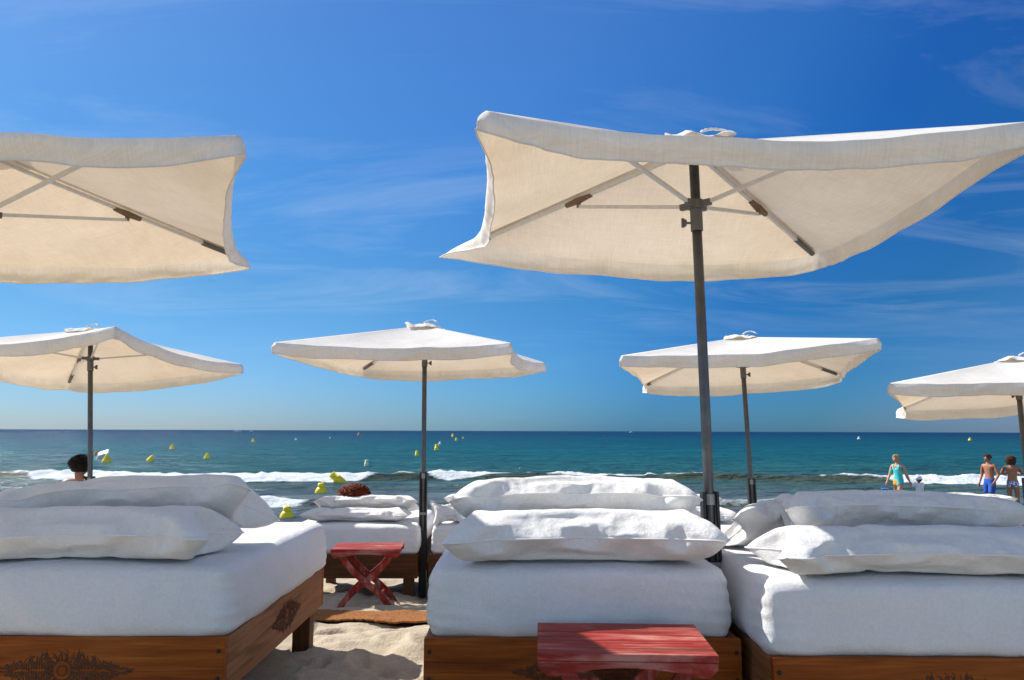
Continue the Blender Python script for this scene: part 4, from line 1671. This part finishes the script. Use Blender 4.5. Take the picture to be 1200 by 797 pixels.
# man
mp_ = dict(er=(-.150, .030, .64), wr=(-.150, -.04, .50), hr=(-.148, -.06, .455), el=(.150, .02, .64), wl=(.140, -.075, .53), hl=(.130, -.105, .49),
           hd=(0, -.025, .902), chin=(0, -.066, .874), ht=(0, -.022, .960), kl=(.054, -.060, .29), al=(.054, -.03, .05), tl=(.06, -.125, .02), ar=(-.056, .06, .05), tr=(-.06, -.03, .02))
o, J, H = person((13.50, 22.0, -.17), R(-68), 1.70, skin_a, mp_, 'bare chested man in bright blue swim shorts standing by the water')
clothing(o, H, lambda c_: .34 < c_.z < .575 and abs(c_.x) < .118 and not (c_.z > .42 and abs(c_.x) > .108), blue_shorts, 'swim_shorts', .010)
hair(o, J, H, hair_brown, .056, .058, .050, .022, .012, .005, seed=7)
# woman seen from behind
wp = dict(er=(-.150, -.07, .68), wr=(-.06, -.13, .70), hr=(-.02, -.14, .72), el=(.155, -.05, .68), wl=(.07, -.13, .69), hl=(.03, -.14, .71), hd=(.004, -.008, .905))
o, J, H = person((14.02, 21.8, -.16), R(150), 1.63, skin_a, wp, 'tanned woman with bushy brown hair in a blue and white bikini bottom, arms folded')
clothing(o, H, lambda c_: .470 < c_.z < .560 and abs(c_.x) < .115 and not (c_.z < .505 and abs(c_.x) > .06 + (c_.z - .47) * 1.2), bik, 'bikini_bottom', .006)
hair(o, J, H, hair_brown, .078, .082, .070, .012, .018, .022, long_=.03, seed=9)
# crouching dark-haired figure
cp = dict(pel=(0, .02, .22), spi=(0, .00, .30), che=(0, -.05, .40), nkb=(0, -.075, .485), nk=(0, -.085, .52), hd=(0, -.105, .565), ht=(0, -.10, .622), chin=(0, -.148, .545),
          sl=(.098, -.06, .47), el=(.125, -.13, .35), wl=(.10, -.22, .30), hl=(.09, -.255, .28), sr=(-.098, -.06, .47), er=(-.125, -.13, .35), wr=(-.10, -.22, .30), hr=(-.09, -.255, .28),
          pl=(.055, .015, .20), kl=(.095, -.19, .25), al=(.085, -.06, .05), tl=(.09, -.155, .02), pr=(-.055, .015, .20), kr=(-.095, -.19, .25), ar=(-.085, -.06, .05), tr=(-.09, -.155, .02))
o, J, H = person((14.18, 21.1, -.15), R(60), 1.55, skin_a, cp, 'dark haired person crouching beside the woman in the bikini bottom')
clothing(o, H, lambda c_: .15 < c_.z < .27 and abs(c_.x) < .10 and c_.y > -.06, blackm, 'swim_bottom', .006)
hair(o, J, H, hair_black, .066, .072, .066, .012, .014, .012, long_=.04, seed=11)

# person sitting on the far left daybed, looking out to sea (seen from behind)
sit = dict(pel=(0, -.18, .070), spi=(0, -.13, .120), che=(0, -.055, .200), nkb=(0, .015, .272), nk=(0, .030, .300), hd=(0, .030, .350), ht=(0, .045, .405), chin=(0, -.010, .335),
           sl=(.100, .005, .255), el=(.155, .06, .12), wl=(.17, -.05, .06), hl=(.17, -.09, .05), sr=(-.100, .005, .255), er=(-.155, .06, .12), wr=(-.17, -.05, .06), hr=(-.17, -.09, .05),
           pl=(.055, -.20, .062), kl=(.075, -.43, .12), al=(.07, -.62, .03), tl=(.075, -.68, .075), pr=(-.055, -.20, .062), kr=(-.075, -.43, .12), ar=(-.07, -.62, .03), tr=(-.075, -.68, .075))
o, J, H = person((-4.43, 8.05, ZBM - .07), R(178), 1.72, skin_c, sit, 'person with short black hair sitting on the far left back daybed, facing the sea')
clothing(o, H, lambda c_: c_.z < .14 and -.36 < c_.y < -.11 and abs(c_.x) < .13, blackm, 'swim_shorts', .010)
hair(o, J, H, hair_black, .054, .060, .054, .010, .008, .006, seed=13, locks=90)
# red haired person lying back on the pillows
lie = dict(pel=(0, -.30, .06), spi=(0, -.22, .075), che=(0, -.115, .115), nkb=(0, -.035, .150), nk=(0, -.010, .165), hd=(0, .035, .190), ht=(0, .075, .225), chin=(0, -.002, .215),
           sl=(.100, -.045, .135), el=(.15, -.17, .06), wl=(.13, -.30, .06), hl=(.12, -.34, .06), sr=(-.100, -.045, .135), er=(-.15, -.17, .06), wr=(-.13, -.30, .06), hr=(-.12, -.34, .06),
           pl=(.055, -.32, .06), kl=(.075, -.53, .10), al=(.07, -.75, .03), tl=(.075, -.79, .08), pr=(-.055, -.32, .06), kr=(-.075, -.53, .10), ar=(-.07, -.75, .03), tr=(-.075, -.79, .08))
o, J, H = person((-1.655, 8.34, ZBM - .09), R(176), 1.62, skin_b, lie, 'person with tousled dark red hair lying back on pillows in the back row')
clothing(o, H, lambda c_: c_.z < .14 and -.36 < c_.y < -.26 and abs(c_.x) < .13, blackm, 'swim_bottom', .006)
hair(o, J, H, hair_red, .100, .085, .070, .006, .018, .018, seed=15, long_=.03, locks=170)


# ------------------------------------------------------------------ buoys, float, boats
def buoy(px, py, Y, size, kind, label, mat=None, tilt=0, ring=True):
    p = un(px, py, Y)
    z0 = float(sea_z(np.array([p.x]), np.array([Y]))[0])
    root = empty('buoy', (p.x, Y, z0))
    root.rotation_euler = (R(4), R(tilt), 0)
    tag(root, label, 'buoy', 'yellow bathing buoys on the sea')
    m = mat or yellow
    s = size
    b = MB()
    if kind == 'cone':
        b.lathe([(.30 * s, -.25 * s), (.48 * s, -.08 * s), (.50 * s, .08 * s), (.44 * s, .20 * s), (.26 * s, .52 * s), (.12 * s, .80 * s), (.05 * s, .86 * s)], (0, 0, 0), 18)
        b.build('float_body', m, root, True)
        MB().lathe([(.05 * s, .84 * s), (.05 * s, .93 * s), (.02 * s, .95 * s)], (0, 0, 0), 10).build('eyelet', greyp, root)
    elif kind == 'can':
        b.lathe([(.36 * s, -.35 * s), (.40 * s, -.25 * s), (.40 * s, .45 * s), (.37 * s, .52 * s), (.30 * s, .54 * s), (.30 * s, 1.0 * s), (.26 * s, 1.06 * s), (.05 * s, 1.07 * s)], (0, 0, 0), 18)
        b.build('float_body', m, root, True)
        MB().lathe([(.41 * s, .0), (.43 * s, .02 * s), (.43 * s, .10 * s), (.41 * s, .12 * s)], (0, 0, 0), 18).build('band', m, root, True)
        MB().lathe([(.06 * s, 1.06 * s), (.06 * s, 1.14 * s), (.03 * s, 1.16 * s)], (0, 0, 0), 10).build('eyelet', greyp, root)
    else:  # ball with a neck
        b.lathe([(.25 * s, -.42 * s), (.44 * s, -.25 * s), (.50 * s, 0), (.46 * s, .22 * s), (.34 * s, .40 * s), (.26 * s, .46 * s)], (0, 0, 0), 20)
        b.build('float_body', m, root, True)
        MB().lathe([(.26 * s, .44 * s), (.28 * s, .50 * s), (.27 * s, .70 * s), (.20 * s, .78 * s), (.10 * s, .80 * s), (.09 * s, .72 * s), (.01 * s, .72 * s)], (0, 0, 0), 18).build('neck', m, root, True)
    return root


def ys(py): return CAM.z / ((py - 505.3) / 900.0)


BUOYS = [
    (125, 550, 50, .60, 'cone', 'yellow cone buoy just below the white float, right of the left back pole'),
    (176, 546, 52, .50, 'cone', 'yellow cone buoy leaning, above the left pile and left of two others', None, 22),
    (243, 540, 57, .48, 'cone', 'yellow cone buoy nearest the left pile, right of the leaning one'),
    (202, 527, 86, .60, 'cone', 'small yellow cone buoy higher up above the leaning cone buoy'),
    (297, 518.5, 140, .62, 'cone', 'tiny yellow cone buoy under the left edge of the middle parasol'),
    (113, 535, 64, .40, 'cone', 'tiny orange cone buoy partly behind the left back pole', orange),
    (421, 510, 330, 1.5, 'cone', 'tiny orange buoy near the horizon left of the middle pole', orange),
    (347, 516, 170, .45, 'ball', 'tiny white ball buoy far out, above the tilted can buoy', whitep),
    (387, 514, 205, .45, 'ball', 'tiny pale buoy far out between the white one and the orange one', palebuoy),
    (430, 547, 46, .34, 'can', 'pale yellow can buoy halfway between the surf and the middle pole', palebuoy),
    (400, 565, 31.5, .48, 'can', 'yellow can buoy tipped over in the surf above the red haired head', None, -48),
    (377, 577, 26.5, .42, 'ball', 'round yellow buoy with a neck, left of the red haired head'),
    (337, 602, 18.9, .34, 'ball', 'yellow buoy closest to the beach, reflected beside the back row pillow'),
    (489, 534, 66, .40, 'can', 'small upright yellow can buoy just left of the middle pole'),
    (512, 527, 86, .58, 'can', 'upright yellow can buoy just right of the middle pole'),
    (516, 521, 120, .50, 'ball', 'tiny white buoy just above the can buoy right of the middle pole', whitep),
    (531, 511, 260, 1.0, 'can', 'tiny yellow buoy highest of the three near the horizon right of the middle pole'),
    (535, 517, 165, .55, 'can', 'tiny yellow buoy lowest of the three near the horizon right of the middle pole'),
    (543, 514, 210, .45, 'can', 'tiny yellow buoy rightmost of the three near the horizon right of the middle pole'),
    (1007, 513, 230, .95, 'ball', 'tiny pale buoy near the horizon above the woman in the swimsuit', palebuoy),
    (1137, 514, 205, .85, 'ball', 'tiny yellow buoy near the horizon above the bare chested man'),
]
for bdef in BUOYS:
    buoy(*bdef)

# white float (a ridged inflatable block)
fp = un(121, 544, 56)
root = empty('swim_float', (fp.x - .02, 56, .16), R(12))
root.rotation_euler = (R(34), R(-16), R(12))
tag(root, 'white slanted inflatable float on the water beside the left back pole', 'float')
vs = [(-.50, -.3, -.1), (.38, -.3, -.1), (.38, .3, -.1), (-.50, .3, -.1), (-.22, -.26, .30), (.50, -.26, .36), (.50, .26, .36), (-.22, .26, .30)]
mesh_obj('float_body', vs, [(0, 3, 2, 1), (4, 5, 6, 7), (0, 1, 5, 4), (1, 2, 6, 5), (2, 3, 7, 6), (3, 0, 4, 7)], whitep, root, False, .06)
MB().tube([(-.30, -.27, .33), (-.05, -.30, .38), (.25, -.27, .38)], .02, 8).build('grab_handle', greyp, root, True)


def boat(px, Y, L, rz, label):
    x = (px - 600) / FPX * Y
    root = empty('motorboat', (x, Y, 0), rz)
    tag(root, label, 'boat', 'distant white boats')
    V = []
    F = []
    n = 14
    for i in range(n + 1):
        t = i / n
        wdt = L * .16 * (1 - t ** 3) + .02
        sh = L * .10 + L * .05 * t
        X_ = -L / 2 + L * t
        V += [(X_, -wdt, sh), (X_ - L * .04 * t, -wdt * .75, -.2), (X_ - L * .04 * t, wdt * .75, -.2), (X_, wdt, sh)]
    for i in range(n):
        a, b_ = i * 4, i * 4 + 4
        F += [(a, b_, b_ + 1, a + 1), (a + 1, b_ + 1, b_ + 2, a + 2), (a + 2, b_ + 2, b_ + 3, a + 3), (a + 3, b_ + 3, b_, a)]
    F += [(0, 1, 2, 3)]
    mesh_obj('hull', V, F, whitep, root, False)
    MB().box((-L * .02, 0, L * .17), (L * .34, L * .2, L * .11)).build('cabin', whitep, root, bevel=.2)
    MB().box((L * .155, 0, L * .18), (L * .02, L * .18, L * .05)).build('windscreen', greyp, root)
    return root


boat(281, 950, 9.0, R(10), 'white speedboat on the horizon above the left breaker, left of the middle parasol')
boat(297, 1050, 6.0, R(170), 'smaller white boat on the horizon just right of the white speedboat')
boat(739, 1400, 7.0, R(20), 'tiny white boat on the horizon left of the thick near pole')
boat(13, 1800, 12.0, R(5), 'tiny boat on the horizon at the far left of the sea')
